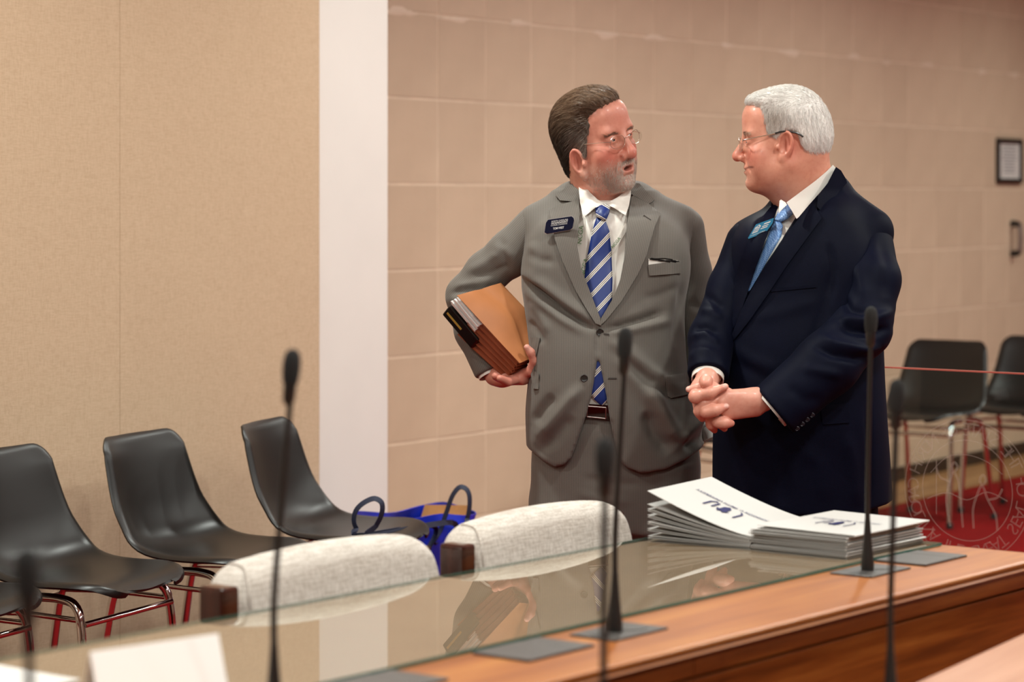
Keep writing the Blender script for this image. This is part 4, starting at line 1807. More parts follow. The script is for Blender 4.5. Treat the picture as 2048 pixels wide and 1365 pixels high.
    # ---------------- shirt, collar
    fs_ = Field((lo[0], Y0 - 0.22, g(0, 880)[2]), (hi[0], Y0 + 0.22, g(0, 395)[2]), 0.007)
    fs_.op(P_torso(TT[1:], Y0, 0.019), 0, 'u', 0.0)
    fs_.u(P_ell(g(1208, 470, 0.005), (0.085, 0.095, 0.10)), 0.04)
    fs_.op(P_prism([(1128, 380), (1290, 380), (1290, 900), (1128, 900)], Y0 - 0.1, Y0 - 0.4, Y0 + 0.4), 0.01, 'i', 0.6)
    fs_.cut(P_half(g(1200, 812), (0, 0, -1), 0.4), 0.0)
    v, f = fs_.mesh(3)
    sh = pn.part('shirt', v, f, M['shirt'])
    STR = bvh(v, f)
    cb = collar_band(g(1208, 400, 0.025), 0.066, 1.472, 0.038, math.pi / 2)
    CBT = bvh(cb.v, cb.f)
    pn.mb('collar', cb, M['shirt'], sh)
    for wing in ([(1155, 351, 0.0), (1166, 366, -0.022), (1180, 385, -0.045), (1195, 399, -0.058), (1209, 408, -0.066), (1190, 416, -0.086), (1167, 435, -0.094), (1160, 405, -0.06)],
                 [(1210, 408, -0.066), (1235, 395, -0.058), (1252, 382, -0.035), (1261, 372, -0.015), (1262, 388, -0.035), (1258, 412, -0.07), (1251, 431, -0.092), (1228, 416, -0.086)]):
        patch3(pn, 'collar_wing', wing, Y0, M['shirt'], sh, 0.004, 4)
    # ---------------- tie
    vk, fk, p2 = drape([(1190, 417), (1200, 411), (1211, 408), (1221, 414), (1218, 428), (1212, 441), (1202, 439), (1193, 434)], [STR], 0.016, 0.014, 4, 4, bulge=0.007, puff=8)
    tk = pn.part('tie', vk, clean(vk, fk), M['tie_g'], None, True, tie_stripes(vk, -30) + 0.002)
    for poly, off in (([(1193, 435), (1211, 441), (1219, 462), (1223, 510), (1225, 560), (1224, 600), (1210, 640), (1200, 655), (1188, 640), (1172, 590), (1169, 555), (1172, 525), (1178, 495), (1185, 460)], 0.0085),
                      ([(1184, 690), (1212, 690), (1217, 798), (1206, 812), (1197, 808), (1170, 780)], 0.0085)):
        v, fs, p2 = drape(poly, [STR], off, 0.007, 6, 3, bulge=0.004, puff=10)
        pn.part('tie_blade', v, clean(v, fs), M['tie_g'], tk, True, tie_stripes(v, 47))
    # ---------------- lanyard
    ln = lay(pn, 'lanyard', [(1155, 425), (1170, 436), (1172, 500), (1176, 545), (1184, 592), (1174, 578), (1160, 540), (1152, 495)], [STR], M['lanyard'], None, 0.003, 0.002, 6)
    lay(pn, 'ribbon', [(1256, 438), (1259, 452), (1238, 488), (1224, 512), (1223, 497), (1240, 470)], [STR], M['lanyard'], ln, 0.004, 0.003, 6)
    for c, a in (((1161, 470), 83), ((1169, 535), 77), ((1232, 486), 52)):
        ca, sa = math.cos(math.radians(a)), -math.sin(math.radians(a))
        lay_text(pn, 'lettering', 'NCGA', M['green_ink'], [STR], c, (ca, sa), (sa, -ca), 13 if a > 60 else 9, ln, 0.0075)
    # ---------------- lapels and collar of the jacket
    lay(pn, 'lapel', [(1158, 400), (1159, 431), (1155, 495), (1163, 540), (1181, 586), (1200, 635), (1203, 652), (1191, 647), (1172, 617), (1150, 579), (1125, 522), (1110, 480), (1098, 420), (1123, 408)], [JT], M['pin'], jk, 0.0095, 0.009, 7, (0.22, 1))
    lay(pn, 'lapel', [(1263, 394), (1255, 441), (1250, 515), (1241, 560), (1225, 599), (1202, 637), (1201, 651), (1212, 641), (1242, 604), (1277, 547), (1293, 511), (1309, 455), (1321, 427), (1298, 408), (1266, 391)], [JT], M['pin'], jk, 0.0095, 0.009, 7, (-0.2, 1))
    lay(pn, 'collar_leaf', [(1158, 360), (1158, 404), (1120, 401), (1111, 391), (1136, 372)], [JT], M['pin'], jk, 0.0115, 0.010, 6, (0.6, 1))
    lay(pn, 'collar_leaf', [(1260, 365), (1279, 367), (1309, 400), (1298, 408), (1262, 388)], [JT], M['pin'], jk, 0.0115, 0.010, 6, (-0.7, 1))
    # ---------------- pockets, buttons
    lay(pn, 'breast_pocket', [(1296, 530), (1361, 521), (1362, 547), (1299, 552)], [JT], M['pin'], jk, 0.006, 0.006, 6, (0.0, 1))
    lay(pn, 'pocket_flap', [(1329, 753), (1375, 745), (1380, 788), (1342, 797), (1335, 793)], [JT], M['pin'], jk, 0.0085, 0.008, 6, (0.0, 1))
    lay(pn, 'pocket_flap', [(1060, 674), (1080, 676), (1072, 712), (1068, 742), (1078, 748), (1077, 779), (1066, 778), (1060, 740)], [JT], M['pin'], jk, 0.0085, 0.008, 6, (0.1, 1))
    lay(pn, 'stitching', [(1180, 755), (1217, 756), (1233, 756), (1233, 759), (1216, 759)][1:], [JT], M['stitch'], jk, 0.0015, 0.002, 4)
    lay(pn, 'stitching', [(1288, 430), (1303, 440), (1301, 443), (1286, 433)], [JT], M['stitch'], jk, 0.0082, 0.002, 4)
    lay(pn, 'stitching', [(1208, 667), (1218, 668), (1218, 671), (1208, 670)], [JT], M['stitch'], jk, 0.0015, 0.002, 4)
    for (px, py) in ((1200, 665), (1168, 757)):
        d, t = cast([JT], px, py, 6.1)
        button(pn, CAMP + d * (t - 0.0005), 0.0092, M['button'], jk)
    ps = lay(pn, 'pocket_square', [(1297, 518), (1320, 519), (1361, 522), (1361, 526), (1330, 531), (1297, 532)], [JT], M['linen_white'], None, 0.003, 0.003, 5)
    m = MB()
    for (a, b) in (((1299, 518), (1340, 524)), ((1302, 517), (1345, 519)), ((1316, 521), (1352, 524)), ((1330, 522), (1358, 523))):
        pa = []
        for k in range(7):
            x = a[0] + (b[0] - a[0]) * k / 6; y = a[1] + (b[1] - a[1]) * k / 6 + math.sin(k * 1.3) * 0.8
            d, t = cast([JT], x, y, 6.1)
            pa.append(CAMP + d * (t - 0.006))
        m.tube(pa, 0.0016, 6)
    o = pn.mb('folded_spectacle_cord', m, M['leather_black'], None)
    o['label'] = 'black cord in the breast pocket'
    # ---------------- name badge
    BD = [(1091, 438), (1140, 433), (1147, 435), (1148, 441), (1146, 457), (1140, 462), (1092, 469), (1089, 466), (1090, 452)]
    BD = [(1096, 440), (1143, 433), (1147, 436), (1148, 441), (1145, 456), (1140, 460), (1094, 468), (1089, 465), (1092, 446)]
    c3 = []
    for (x, y) in ((1092, 452), (1146, 445)):
        d, t = cast([JT], x, y, 6.1)
        c3.append(t)
    tb = (c3[0] + c3[1]) / 2 - 0.016

    def flat(px, py, off=0.0):
        d = (Vector(at(px, py, 1.0)) - CAMP).normalized()
        k = (px - 1092) / 54.0
        return CAMP + d * (c3[0] + (c3[1] - c3[0]) * k - 0.030 - off)
    for nm, grow, off, mt in (('name_badge', 1.0, 0.002, 'badge_navy'), ('badge_rim', 1.045, 0.0, 'badge_rim')):
        cx = sum(p[0] for p in BD) / len(BD); cy = sum(p[1] for p in BD) / len(BD)
        q = [(cx + (p[0] - cx) * grow, cy + (p[1] - cy) * (1 + (grow - 1) * 1.6)) for p in BD]
        m = MB()
        n = len(q)
        m.add([flat(*p, off) for p in q] + [flat(*p, off - 0.004) for p in q], [tuple(range(n)), tuple(range(2 * n - 1, n - 1, -1))] + [(i, (i + 1) % n, n + (i + 1) % n, n + i) for i in range(n)])
        if nm == 'name_badge':
            badge = pn.mb(nm, m, M[mt], None, False)
            badge['label'] = 'dark blue name badge with white lettering'
        else:
            pn.mb(nm, m, M[mt], badge, False)
    for txt, c, size, sp, bold in (('NORTH CAROLINA', (1119.5, 441.5), 4.6, 1.15, 0.03), ('INDEPENDENT', (1119, 445.8), 5.8, 1.12, 0.06), ('COLLEGES & UNIVERSITIES', (1118, 449.8), 2.9, 1.05, 0.02), ('TOM WEST', (1117, 456.6), 6.0, 0.95, 0.10)):
        vs, fs = text_geo(txt, size, bold, sp)
        w = max(p[0] for p in vs) - min(p[0] for p in vs)
        tw = {'NORTH CAROLINA': 33, 'INDEPENDENT': 33, 'COLLEGES & UNIVERSITIES': 33, 'TOM WEST': 22}[txt]
        k = tw / w
        pv = [np.array(flat(c[0] + x * k, c[1] - y - x * k * 0.14, 0.0025)) for x, y in vs]
        pn.part('lettering', pv, fs, M['white_ink'], badge, False)
    # ---------------- trousers, belt
    TR = [(800, 1072, 1378, 0.135, -0.01), (860, 1066, 1392, 0.140, -0.01), (930, 1062, 1402, 0.138, 0.0), (1010, 1062, 1400, 0.130, 0.005), (1060, 1066, 1394, 0.122, 0.01)]
    lo = g(1030, 1570); hi = g(1440, 800)
    fd = Field((lo[0], Y0 - 0.26, 0.02), (hi[0], Y0 + 0.26, hi[2]), 0.0085)
    fd.op(P_torso(TR, Y0), 0, 'u', 0.0)
    for pts in ([(1148, 1020, 0.005), (1140, 1300, 0.0), (1136, 1535, 0.02)], [(1312, 1020, 0.005), (1318, 1300, 0.0), (1322, 1535, 0.02)]):
        fd.op(P_chain([g(*p) for p in pts], [0.104, 0.086, 0.070]), 0.03, 'u')
    fd.cut(P_half((0, Y0, 0.03), (0, 0, -1), 0.8), 0.0)
    v, f = fd.mesh(3)
    v = folds(v, f, [([(1160, 955), (1220, 968), (1290, 970)], -0.004, 8), ([(1150, 985), (1200, 1000), (1270, 1004)], 0.004, 9), ([(1228, 850), (1230, 900), (1232, 1000)], -0.003, 5), ([(1290, 955), (1340, 945), (1390, 930)], 0.004, 8), ([(1100, 960), (1110, 1050)], 0.003, 10)], 0.0)
    tr = pn.part('trousers', v, f, M['pin'], None, True, v[:, 0])
    TRT = bvh(v, f)
    bl = lay(pn, 'belt', [(1130, 807), (1170, 808), (1215, 811), (1260, 812), (1260, 838), (1215, 841), (1170, 837), (1130, 834)], [TRT, STR], M['belt'], None, 0.006, 0.006, 6)
    m = MB()
    ring = []
    for (x, y) in ((1174, 813), (1212, 816), (1212, 838), (1174, 834)):
        d, t = cast([TRT, STR], x, y, 6.15)
        ring.append(CAMP + d * (t - 0.011))
    for a, b in zip(ring, ring[1:] + ring[:1]):
        m.tube([a, b], 0.002, 8)
    pn.mb('buckle', m, M['steel'], bl)
    # ---------------- shoes
    for cx in (1136, 1322):
        p = g(cx, 1560, 0.0)
        fd = Field((p[0] - 0.08, Y0 - 0.24, -0.01), (p[0] + 0.08, Y0 + 0.12, 0.12), 0.008)
        fd.u(P_ell((p[0], Y0 - 0.10, 0.035), (0.05, 0.11, 0.04)), 0)
        fd.u(P_ell((p[0], Y0 + 0.03, 0.045), (0.042, 0.06, 0.055)), 0.04)
        fd.cut(P_half((p[0], Y0, 0.002), (0, 0, -1), 0.4), 0.0)
        v, f = fd.mesh(2)
        pn.part('shoe', v, f, M['leather_black'])
    # ---------------- head
    hc = g(1187, 277, -0.02)
    Mh = rot_head(47, -1, -13)
    nb = inv_xf(g(1208, 424, 0.03), Mh, hc)
    fd = head_field([((0, 0.030, -0.055), nb, 0.056, 0.060), ((0, -0.02, -0.09), nb + np.array([0, 0, 0.05]), 0.035, 0.045)], 'open', 0.001, 0.001, nose=1.0, ear=(-0.006, -0.040), wj=0.95, tip=1.18, earsize=1.05, squint=0.72)
    hv, hf = fd.mesh(1)
    ZS = 1.14
    hv[:, 2] = np.where(hv[:, 2] < 0, hv[:, 2] * ZS, hv[:, 2])
    skin = LC((224, 155, 134)); red = LC((204, 96, 84)); lip = LC((168, 84, 76))
    tint = skin_tint(hv, skin, red, lip)
    # grey stubble under the beard
    hs = hv.copy(); hs[:, 2] = np.where(hs[:, 2] < 0, hs[:, 2] / ZS, hs[:, 2])
    tint = skin_tint(hs, skin, red, lip)
    jaw = np.clip(((-0.045 - hv[:, 2]) / 0.02), 0, 1) * np.clip((0.0 - hv[:, 1]) / 0.02, 0, 1) * np.clip((hv[:, 2] + 0.125) / 0.012, 0, 1)
    lipm = np.exp(-(((hs - np.array([0, -0.095, -0.069])) / np.array([0.022, 0.012, 0.010])) ** 2).sum(1))
    jaw = jaw * (1 - np.clip(lipm * 1.6, 0, 1)) * 0.4
    tint = tint * (1 - jaw[:, None]) + LC((212, 180, 164)) * jaw[:, None]
    mouth = np.exp(-(((hs - np.array([0, -0.086, -0.0685])) / np.array([0.018, 0.006, 0.005])) ** 2).sum(1))
    tint = tint * (1 - mouth[:, None]) + LC((60, 20, 20)) * mouth[:, None]
    for s_ in (-1, 1):  # shade of the ear hollow put into the skin tint
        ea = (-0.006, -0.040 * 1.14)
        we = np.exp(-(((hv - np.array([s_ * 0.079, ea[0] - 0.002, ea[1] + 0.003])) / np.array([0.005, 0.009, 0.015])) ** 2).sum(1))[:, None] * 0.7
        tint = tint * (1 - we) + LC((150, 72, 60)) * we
    HV = xf(hv, Mh, hc)
    # ---------------- right hand under the folders
    fd = Field(g(965, 800, -0.26), g(1095, 670, 0.12)[[0, 1, 2]], 0.0019) if False else Field((g(960, 0)[0], Y0 - 0.16, g(0, 800)[2]), (g(1095, 0)[0], Y0 + 0.10, g(0, 670)[2]), 0.0021)

    def q(px, py, dy):
        return g(px, py, dy)
    wr = q(988, 752, 0.02)
    for a, b in (((1000, 752, 0.0), (1050, 750, -0.03)), ((1002, 756, -0.01), (1046, 757, -0.05)), ((1000, 750, 0.02), (1050, 742, 0.0))):
        fd.u(P_cap(q(*a), q(*b), 0.017, 0.017), 0.02)
    fd.u(P_cap(wr, q(1005, 752, 0.0), 0.024, 0.026), 0.02)
    th = [(1046, 750, -0.045), (1062, 742, -0.075), (1069, 722, -0.092), (1062, 706, -0.100), (1054, 695, -0.104)]
    for (a, b, r1, r2) in zip(th, th[1:], (0.0150, 0.0125, 0.0108, 0.0100), (0.0125, 0.0108, 0.0100, 0.0078)):
        fd.u(P_cap(q(*a), q(*b), r1, r2), 0.006)
    for k, (a, b, c) in enumerate((((1040, 758, -0.045), (1018, 764, -0.085), (1000, 757, -0.100)), ((1036, 757, -0.02), (1008, 762, -0.07), (990, 752, -0.085)), ((1036, 752, 0.0), (1008, 762, -0.05), (990, 754, -0.07)))):
        fd.u(P_cap(q(*a), q(*b), 0.0105, 0.0100), 0.005)
        fd.u(P_cap(q(*b), q(*c), 0.0100, 0.0085), 0.004)
    rv, rf = fd.mesh(1)
    # ---------------- hidden body
    fd = Field((g(860, 0)[0], Y0 - 0.2, 0.05), (g(1460, 0)[0], Y0 + 0.2, 1.50), 0.014)
    fd.op(P_torso(TT[4:], Y0, 0.05), 0, 'u', 0.0)
    fd.op(P_torso(TR, Y0, 0.025), 0.03, 'u', 0.0)
    for pts in ([(1148, 1020, 0.005), (1140, 1300, 0.0), (1136, 1540, 0.02)], [(1312, 1020, 0.005), (1318, 1300, 0.0), (1322, 1540, 0.02)]):
        fd.op(P_chain([g(*p) for p in pts], [0.080, 0.062, 0.045]), 0.03, 'u')
    fd.op(P_chain(SR, [0.040, 0.040, 0.036, 0.034, 0.033, 0.028]), 0.03, 'u')
    fd.op(P_chain(SL, [0.038, 0.038, 0.034, 0.028, 0.020]), 0.03, 'u')
    fd.u(P_cap(g(1208, 420, 0.03), g(1208, 500, 0.03), 0.052, 0.05), 0.03)
    bv, bf = fd.mesh(2)
    V, Fs = merge([(HV, hf), (rv, rf), (bv, bf)])
    hand_t = np.tile(LC((212, 140, 122)), (len(rv), 1))
    tipc = np.array(q(1054, 695, -0.104))
    wn = np.exp(-((rv - tipc) ** 2).sum(1) / 0.012 ** 2)[:, None]
    hand_t = hand_t * (1 - 0.5 * wn) + LC((236, 190, 176)) * 0.5 * wn
    TC = np.concatenate([tint, hand_t, np.tile(skin, (len(bv), 1))])
    body = pn.part('body', V, Fs, M['skin'], None, True, None, TC)
    eyeballs(pn, Mh, hc, (0.25, -1, 0.05), (82, 92, 96), body)
    cf = cuff(SR[-1] - (SR[-1] - SR[-2]) * 0.1, SR[-1] - SR[-2], 0.037, 0.018)
    pn.mb('cuff', cf, M['shirt'], sh)
    # cuff of the pocketed hand showing past the jacket edge
    cf = cuff(g(1408, 858, 0.02), np.array([0.35, -0.2, -0.8]), 0.024, 0.03)
    pn.mb('cuff', cf, M['shirt'], sh)
    # ---------------- hair
    cr_c, cr_r = (0, 0.012, 0.031), (0.0825, 0.103, 0.093)
    hy = [-0.12, -0.100, -0.092, -0.078, -0.067, -0.054, -0.042, -0.030, -0.018, -0.012, -0.004, 0.014, 0.024, 0.040, 0.065, 0.13]
    hz = [0.10, 0.094, 0.088, 0.066, 0.052, 0.040, 0.012, -0.030, -0.046, -0.030, -0.014, -0.016, -0.055, -0.090, -0.100, -0.102]

    def hl(X, Y, Z):
        return np.interp(Y, hy, hz) - Z
    fd = Field((-0.11, -0.13, -0.12), (0.11, 0.15, 0.15), 0.0028)
    fd.u(P_ell(cr_c, cr_r))
    fd.u(P_ell((0, 0.046, -0.04), (0.060, 0.045, 0.075)), 0.03)
    fd.u(P_ell((-0.01, -0.03, 0.097), (0.060, 0.055, 0.030)), 0.03)
    for s_ in (-1, 1):
        fd.u(P_ell((s_ * 0.0655, -0.022, -0.020), (0.010, 0.020, 0.042)), 0.012)
    fd.op((lambda X, Y, Z: hl(X, Y, Z) * 0.7 + 0 * X, (-0.11, -0.13, -0.12), (0.11, 0.15, 0.15)), 0.012, 'i', 0.0)
    fd.cut(P_ell((0, -0.055, 0.0), (0.066, 0.06, 0.09)), 0.0)
    cv, cf_ = fd.mesh(2)
    cn = vnormals(cv, cf_)
    # combed ridges
    ph = cv[:, 0] * 420 + np.sin(cv[:, 1] * 60 + cv[:, 2] * 40) * 1.6
    cv = cv + cn * (0.0011 * np.sin(ph) + 0.0008 * np.sin(cv[:, 0] * 900 + cv[:, 2] * 200))[:, None]
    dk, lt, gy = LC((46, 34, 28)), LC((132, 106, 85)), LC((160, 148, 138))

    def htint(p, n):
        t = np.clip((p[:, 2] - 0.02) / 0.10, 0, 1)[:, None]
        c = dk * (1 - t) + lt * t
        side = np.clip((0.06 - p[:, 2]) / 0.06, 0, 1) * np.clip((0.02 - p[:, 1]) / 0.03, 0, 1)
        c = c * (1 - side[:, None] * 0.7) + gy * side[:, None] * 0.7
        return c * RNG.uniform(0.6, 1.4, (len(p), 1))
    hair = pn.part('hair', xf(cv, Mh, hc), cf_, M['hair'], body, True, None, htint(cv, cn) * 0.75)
    tree = bvh(cv, cf_)

    def surf(p):
        sd = np.zeros(len(p)); gg = np.zeros((len(p), 3))
        for i, x in enumerate(p):
            h = tree.find_nearest(Vector(x))
            nv = np.array(h[1]); dd = np.array(h[0])
            s_ = np.dot(x - dd, nv)
            sd[i] = s_; gg[i] = nv
        return sd, gg
    out = np.linalg.norm((cv - np.array(CRAN[0])) / np.array(CRAN[1]), axis=1) > 1.0
    cand = np.where(out & (np.abs(cn[:, 2]) < 2))[0]
    pick = RNG.choice(cand, 5200)
    rt = cv[pick] + RNG.normal(0, 0.001, (5200, 3))
    dr = np.tile(np.array([-0.25, 1.0, 0.1]), (5200, 1)) + RNG.normal(0, 0.10, (5200, 3))
    dr[:, 2] -= np.clip((0.09 - rt[:, 2]) / 0.09, 0, 1) * 0.9
    front = rt[:, 1] < -0.055
    dr[front] = np.array([-0.7, 0.6, 0.5]) + RNG.normal(0, 0.2, (front.sum(), 3))
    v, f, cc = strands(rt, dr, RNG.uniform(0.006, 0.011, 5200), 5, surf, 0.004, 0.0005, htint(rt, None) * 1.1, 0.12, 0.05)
    o = pn.part('hair_strands', xf(v, Mh, hc), f, M['hair'], hair, True, None, cc)
    o['kind'] = 'stuff'
    # brows, beard
    ht = bvh(hv, hf)
    hn = vnormals(hv, hf)

    def surfh(p):
        sd = np.zeros(len(p)); gg = np.zeros((len(p), 3))
        for i, x in enumerate(p):
            h = ht.find_nearest(Vector(x))
            nv = np.array(h[1])
            sd[i] = np.dot(x - np.array(h[0]), nv); gg[i] = nv
        return sd, gg
    reg = (hs[:, 1] < -0.005) & (hs[:, 2] < -0.044 - 0.25 * (hs[:, 1] + 0.06).clip(-0.1, 0)) & (hs[:, 2] > -0.118) & (hn[:, 2] > -0.85)
    reg &= ~((np.abs(hs[:, 0]) < 0.021) & (hs[:, 2] < -0.0565) & (hs[:, 2] > -0.0835) & (hs[:, 1] < -0.08))
    reg &= ~((hs[:, 1] > -0.07) & (hs[:, 2] > -0.06) & (np.abs(hs[:, 0]) < 0.058) & (hs[:, 1] < -0.03))
    mus = (np.abs(hs[:, 0]) < 0.03) & (hs[:, 2] < -0.0485) & (hs[:, 2] > -0.0575) & (hs[:, 1] < -0.075)
    cand = np.where(reg | mus)[0]
    N_ = 3800
    cw = hs[cand]
    pw = np.clip((-0.050 - cw[:, 2]) / 0.030, 0.04, 1) * np.clip((-0.005 - cw[:, 1]) / 0.035, 0.03, 1)
    pw = np.where(mus[cand], 1.0, pw) * np.where(cw[:, 1] < -0.062, 1.0, 0.38)
    pick = RNG.choice(cand, N_, p=pw / pw.sum())
    rt = hv[pick] + RNG.normal(0, 0.0008, (N_, 3))
    dr = np.tile(np.array([0.0, -0.1, -1.0]), (N_, 1)) + RNG.normal(0, 0.35, (N_, 3)) + np.sign(rt[:, :1]) * np.array([[0.25, 0, 0]])
    wt = np.clip((0.045 - np.abs(rt[:, 0])) / 0.03, 0, 1)[:, None]
    ct = (LC((232, 218, 206)) * (0.55 + 0.45 * wt) + LC((186, 140, 118)) * (0.45 - 0.45 * wt)) * RNG.uniform(0.75, 1.15, (N_, 1))
    v, f, cc = strands(rt, dr, RNG.uniform(0.0014, 0.0032, N_) * np.where(rt[:, 1] < -0.06, 1.0, 0.6), 3, surfh, 0.0028, 0.00036, ct, 0.5)
    o = pn.part('beard', xf(v, Mh, hc), f, M['hair'], body, True, None, cc)
    o['kind'] = 'stuff'
    for s in (-1, 1):
        n = 75
        t = RNG.uniform(0, 1, n)
        rt = np.stack([s * (0.014 + 0.034 * t), -0.094 + 0.010 * t ** 2, 0.0135 + 0.004 * np.sin(t * 3) + RNG.normal(0, 0.0016, n)], 1)
        sd, gg = surfh(rt)
        rt = rt - gg * sd[:, None]
        dr = np.tile(np.array([s * 1.0, 0.2, 0.15]), (n, 1)) + RNG.normal(0, 0.25, (n, 3))
        v, f, cc = strands(rt, dr, RNG.uniform(0.002, 0.004, n), 3, surfh, 0.002, 0.00055, np.tile(LC((150, 112, 92)), (n, 1)) * RNG.uniform(0.7, 1.2, (n, 1)), 0.3)
        o = pn.part('eyebrow', xf(v, Mh, hc), f, M['hair'], body, True, None, cc)
        o['kind'] = 'stuff'
    # ---------------- spectacles
    gm = MB()
    gl_root = None
    for s in (-1, 1):
        ring = []
        for k in range(29):
            a = 2 * math.pi * k / 28
            x, z = 0.0235 * math.cos(a), 0.0165 * math.sin(a)
            ring.append(Vector((s * 0.033 + x, -0.1115 + 0.004 * abs(x * s + 0.01) / 0.02 + 0.0 + (0.004 if s * x > 0.012 else 0), -0.006 + z)))
        gm.tube([xf([p], Mh, hc)[0] for p in ring], 0.0006, 6)
        arm = [(s * 0.0565, -0.104, -0.002), (s * 0.064, -0.088, 0.0), (s * 0.0735, -0.045, 0.0), (s * 0.0745, -0.022, -0.002)]
        gm.tube([xf([p], Mh, hc)[0] for p in smooth_path(arm, 5)], 0.0008, 6)
    br = [(-0.012, -0.1115, -0.001), (-0.005, -0.115, 0.003), (0.005, -0.115, 0.003), (0.012, -0.1115, -0.001)]
    gm.tube([xf([p], Mh, hc)[0] for p in smooth_path(br, 5)], 0.0007, 6)
    sp = pn.mb('spectacles', gm, M['silver'], None)
    sp['label'] = 'thin silver oval spectacles'
    for s in (-1, 1):
        m = MB()
        ring = [Vector(xf([(s * 0.033 + 0.0232 * math.cos(2 * math.pi * k / 28), -0.1105, -0.006 + 0.0162 * math.sin(2 * math.pi * k / 28))], Mh, hc)[0]) for k in range(28)]
        back = [p - Vector(np.array(Mh) @ np.array([0, -0.0012, 0])) for p in ring]
        m.add(ring + back, [tuple(range(28)), tuple(range(55, 27, -1))] + [(i, (i + 1) % 28, 28 + (i + 1) % 28, 28 + i) for i in range(28)])
        pn.mb('lens', m, M['lens_glass'], sp, False)
    return pn


grey = build_grey()
# ------------------------------------------------------------------ the man in navy
def build_navy():
    Y0 = 6.10
    pn = Person('person', (W(1600, 1000, Y0)[0], Y0, 0), 'white-haired man in navy suit and light blue tie with clasped hands')

    def g(px, py, dy=0.0):
        return W(px, py, Y0 + dy)
    TT = [(392, 1600, 1668, 0.025, 0.04), (415, 1560, 1700, 0.065, 0.03), (440, 1520, 1725, 0.105, 0.02), (480, 1482, 1752, 0.130, 0.01), (530, 1460, 1762, 0.150, 0.0), (600, 1443, 1764, 0.165, -0.01), (680, 1433, 1762, 0.175, -0.02), (760, 1429, 1765, 0.180, -0.02),
          (840, 1426, 1770, 0.180, -0.02), (920, 1425, 1777, 0.175, -0.01), (1040, 1426, 1786, 0.170, 0.0)]
    VP = [(1560, 380), (1561, 402), (1548, 440), (1527, 492), (1506, 556), (1480, 630), (1463, 668), (1465, 668), (1482, 620), (1496, 591), (1528, 535), (1563, 483), (1598, 434), (1640, 382), (1672, 340), (1660, 320)]
    HEM = [(1300, 1026), (1734, 1028), (1738, 1019), (1786, 1011), (1900, 1008), (1900, 1200), (1300, 1200)]
    lo = g(1400, 1060); hi = g(1840, 310)
    fd = Field((lo[0], Y0 - 0.26, lo[2]), (hi[0], Y0 + 0.24, hi[2]), 0.0052)
    fd.op(P_torso(TT, Y0), 0, 'u', 0.0)
    fd.u(P_cap(g(1648, 392, 0.03), g(1738, 464, -0.02), 0.050, 0.060), 0.05)
    fd.u(P_cap(g(1560, 438, 0.02), g(1494, 474, 0.02), 0.038, 0.040), 0.05)
    fd.u(P_cap(g(1660, 385, 0.05), g(1580, 415, 0.05), 0.048, 0.045), 0.04)
    fd.u(P_ell(g(1640, 540, -0.09), (0.11, 0.06, 0.13)), 0.06)
    fd.u(P_ell(g(1650, 440, -0.02), (0.075, 0.085, 0.06)), 0.05)
    fd.u(P_ell(g(1520, 500, -0.05), (0.06, 0.09, 0.07)), 0.05)
    fv, ff = fd.mesh(2)
    fd.cut(P_prism(VP, Y0 - 0.13, Y0 - 0.5, Y0 + 0.0), 0.004)
    fd.cut(P_prism(HEM, Y0 - 0.12, Y0 - 0.6, Y0 + 0.6), 0.004)
    fd.cut(P_cap(g(1612, 330, 0.02), g(1622, 400, 0.02), 0.064, 0.066), 0.004)
    v, f = fd.mesh(2)
    v = folds(v, f, [([(1660, 520), (1650, 600), (1630, 680), (1600, 730)], -0.005, 12), ([(1500, 640), (1560, 625), (1640, 600)], 0.003, 14), ([(1462, 690), (1500, 720), (1560, 740)], 0.004, 14),
                     ([(1470, 720), (1530, 760), (1570, 780)], -0.003, 12), ([(1600, 890), (1640, 930), (1650, 1010)], 0.004, 16), ([(1560, 900), (1570, 960), (1565, 1020)], -0.004, 14),
                     ([(1690, 860), (1705, 920), (1712, 1020)], 0.006, 14), ([(1735, 800), (1738, 900), (1736, 1026)], -0.010, 6), ([(1500, 880), (1505, 940), (1500, 1020)], 0.003, 16),
                     ([(1655, 480), (1668, 540), (1660, 600)], -0.006, 8)], -0.1)
    v = lap(v, f, 0.25)
    jk = pn.part('jacket', v, f, M['navy'])
    JT = bvh(fv, ff)        # cloth before the opening is cut
    # sleeves
    SL = [g(1739, 486, -0.03), g(1748, 560, -0.11), g(1724, 655, -0.155), g(1655, 728, -0.205), g(1549, 822, -0.235)]
    v, f, st = sleeve(SL, [0.057, 0.061, 0.069, 0.073, 0.069], SL[-1] - SL[-2] + np.array([0, 0.03, 0.0]), 0.0052, True,
                      [(a_, b_ * 1.6, c_) for a_, b_, c_ in [([(1672, 640), (1700, 660), (1740, 668), (1785, 655)], -0.009, 8), ([(1660, 655), (1700, 640), (1745, 640), (1790, 620)], 0.007, 9), ([(1640, 672), (1672, 690), (1730, 700), (1765, 690)], 0.008, 9),
                       ([(1625, 690), (1665, 710), (1710, 718), (1745, 712)], -0.007, 8), ([(1690, 500), (1720, 560), (1735, 610)], 0.005, 14), ([(1760, 470), (1775, 530), (1770, 600)], -0.004, 12),
                       ([(1680, 590), (1700, 620), (1735, 632)], -0.006, 8), ([(1600, 735), (1650, 745), (1690, 752)], 0.004, 10), ([(1570, 770), (1610, 800), (1650, 800)], -0.003, 12), ([(1675, 520), (1668, 570), (1655, 640)], 0.006, 9)]])
    s1 = pn.part('sleeve', v, f, M['navy'], jk)
    S1T = bvh(v, f)
    SR = [g(1494, 486, 0.0), g(1464, 578, -0.03), g(1424, 678, -0.09), g(1416, 752, -0.18)]
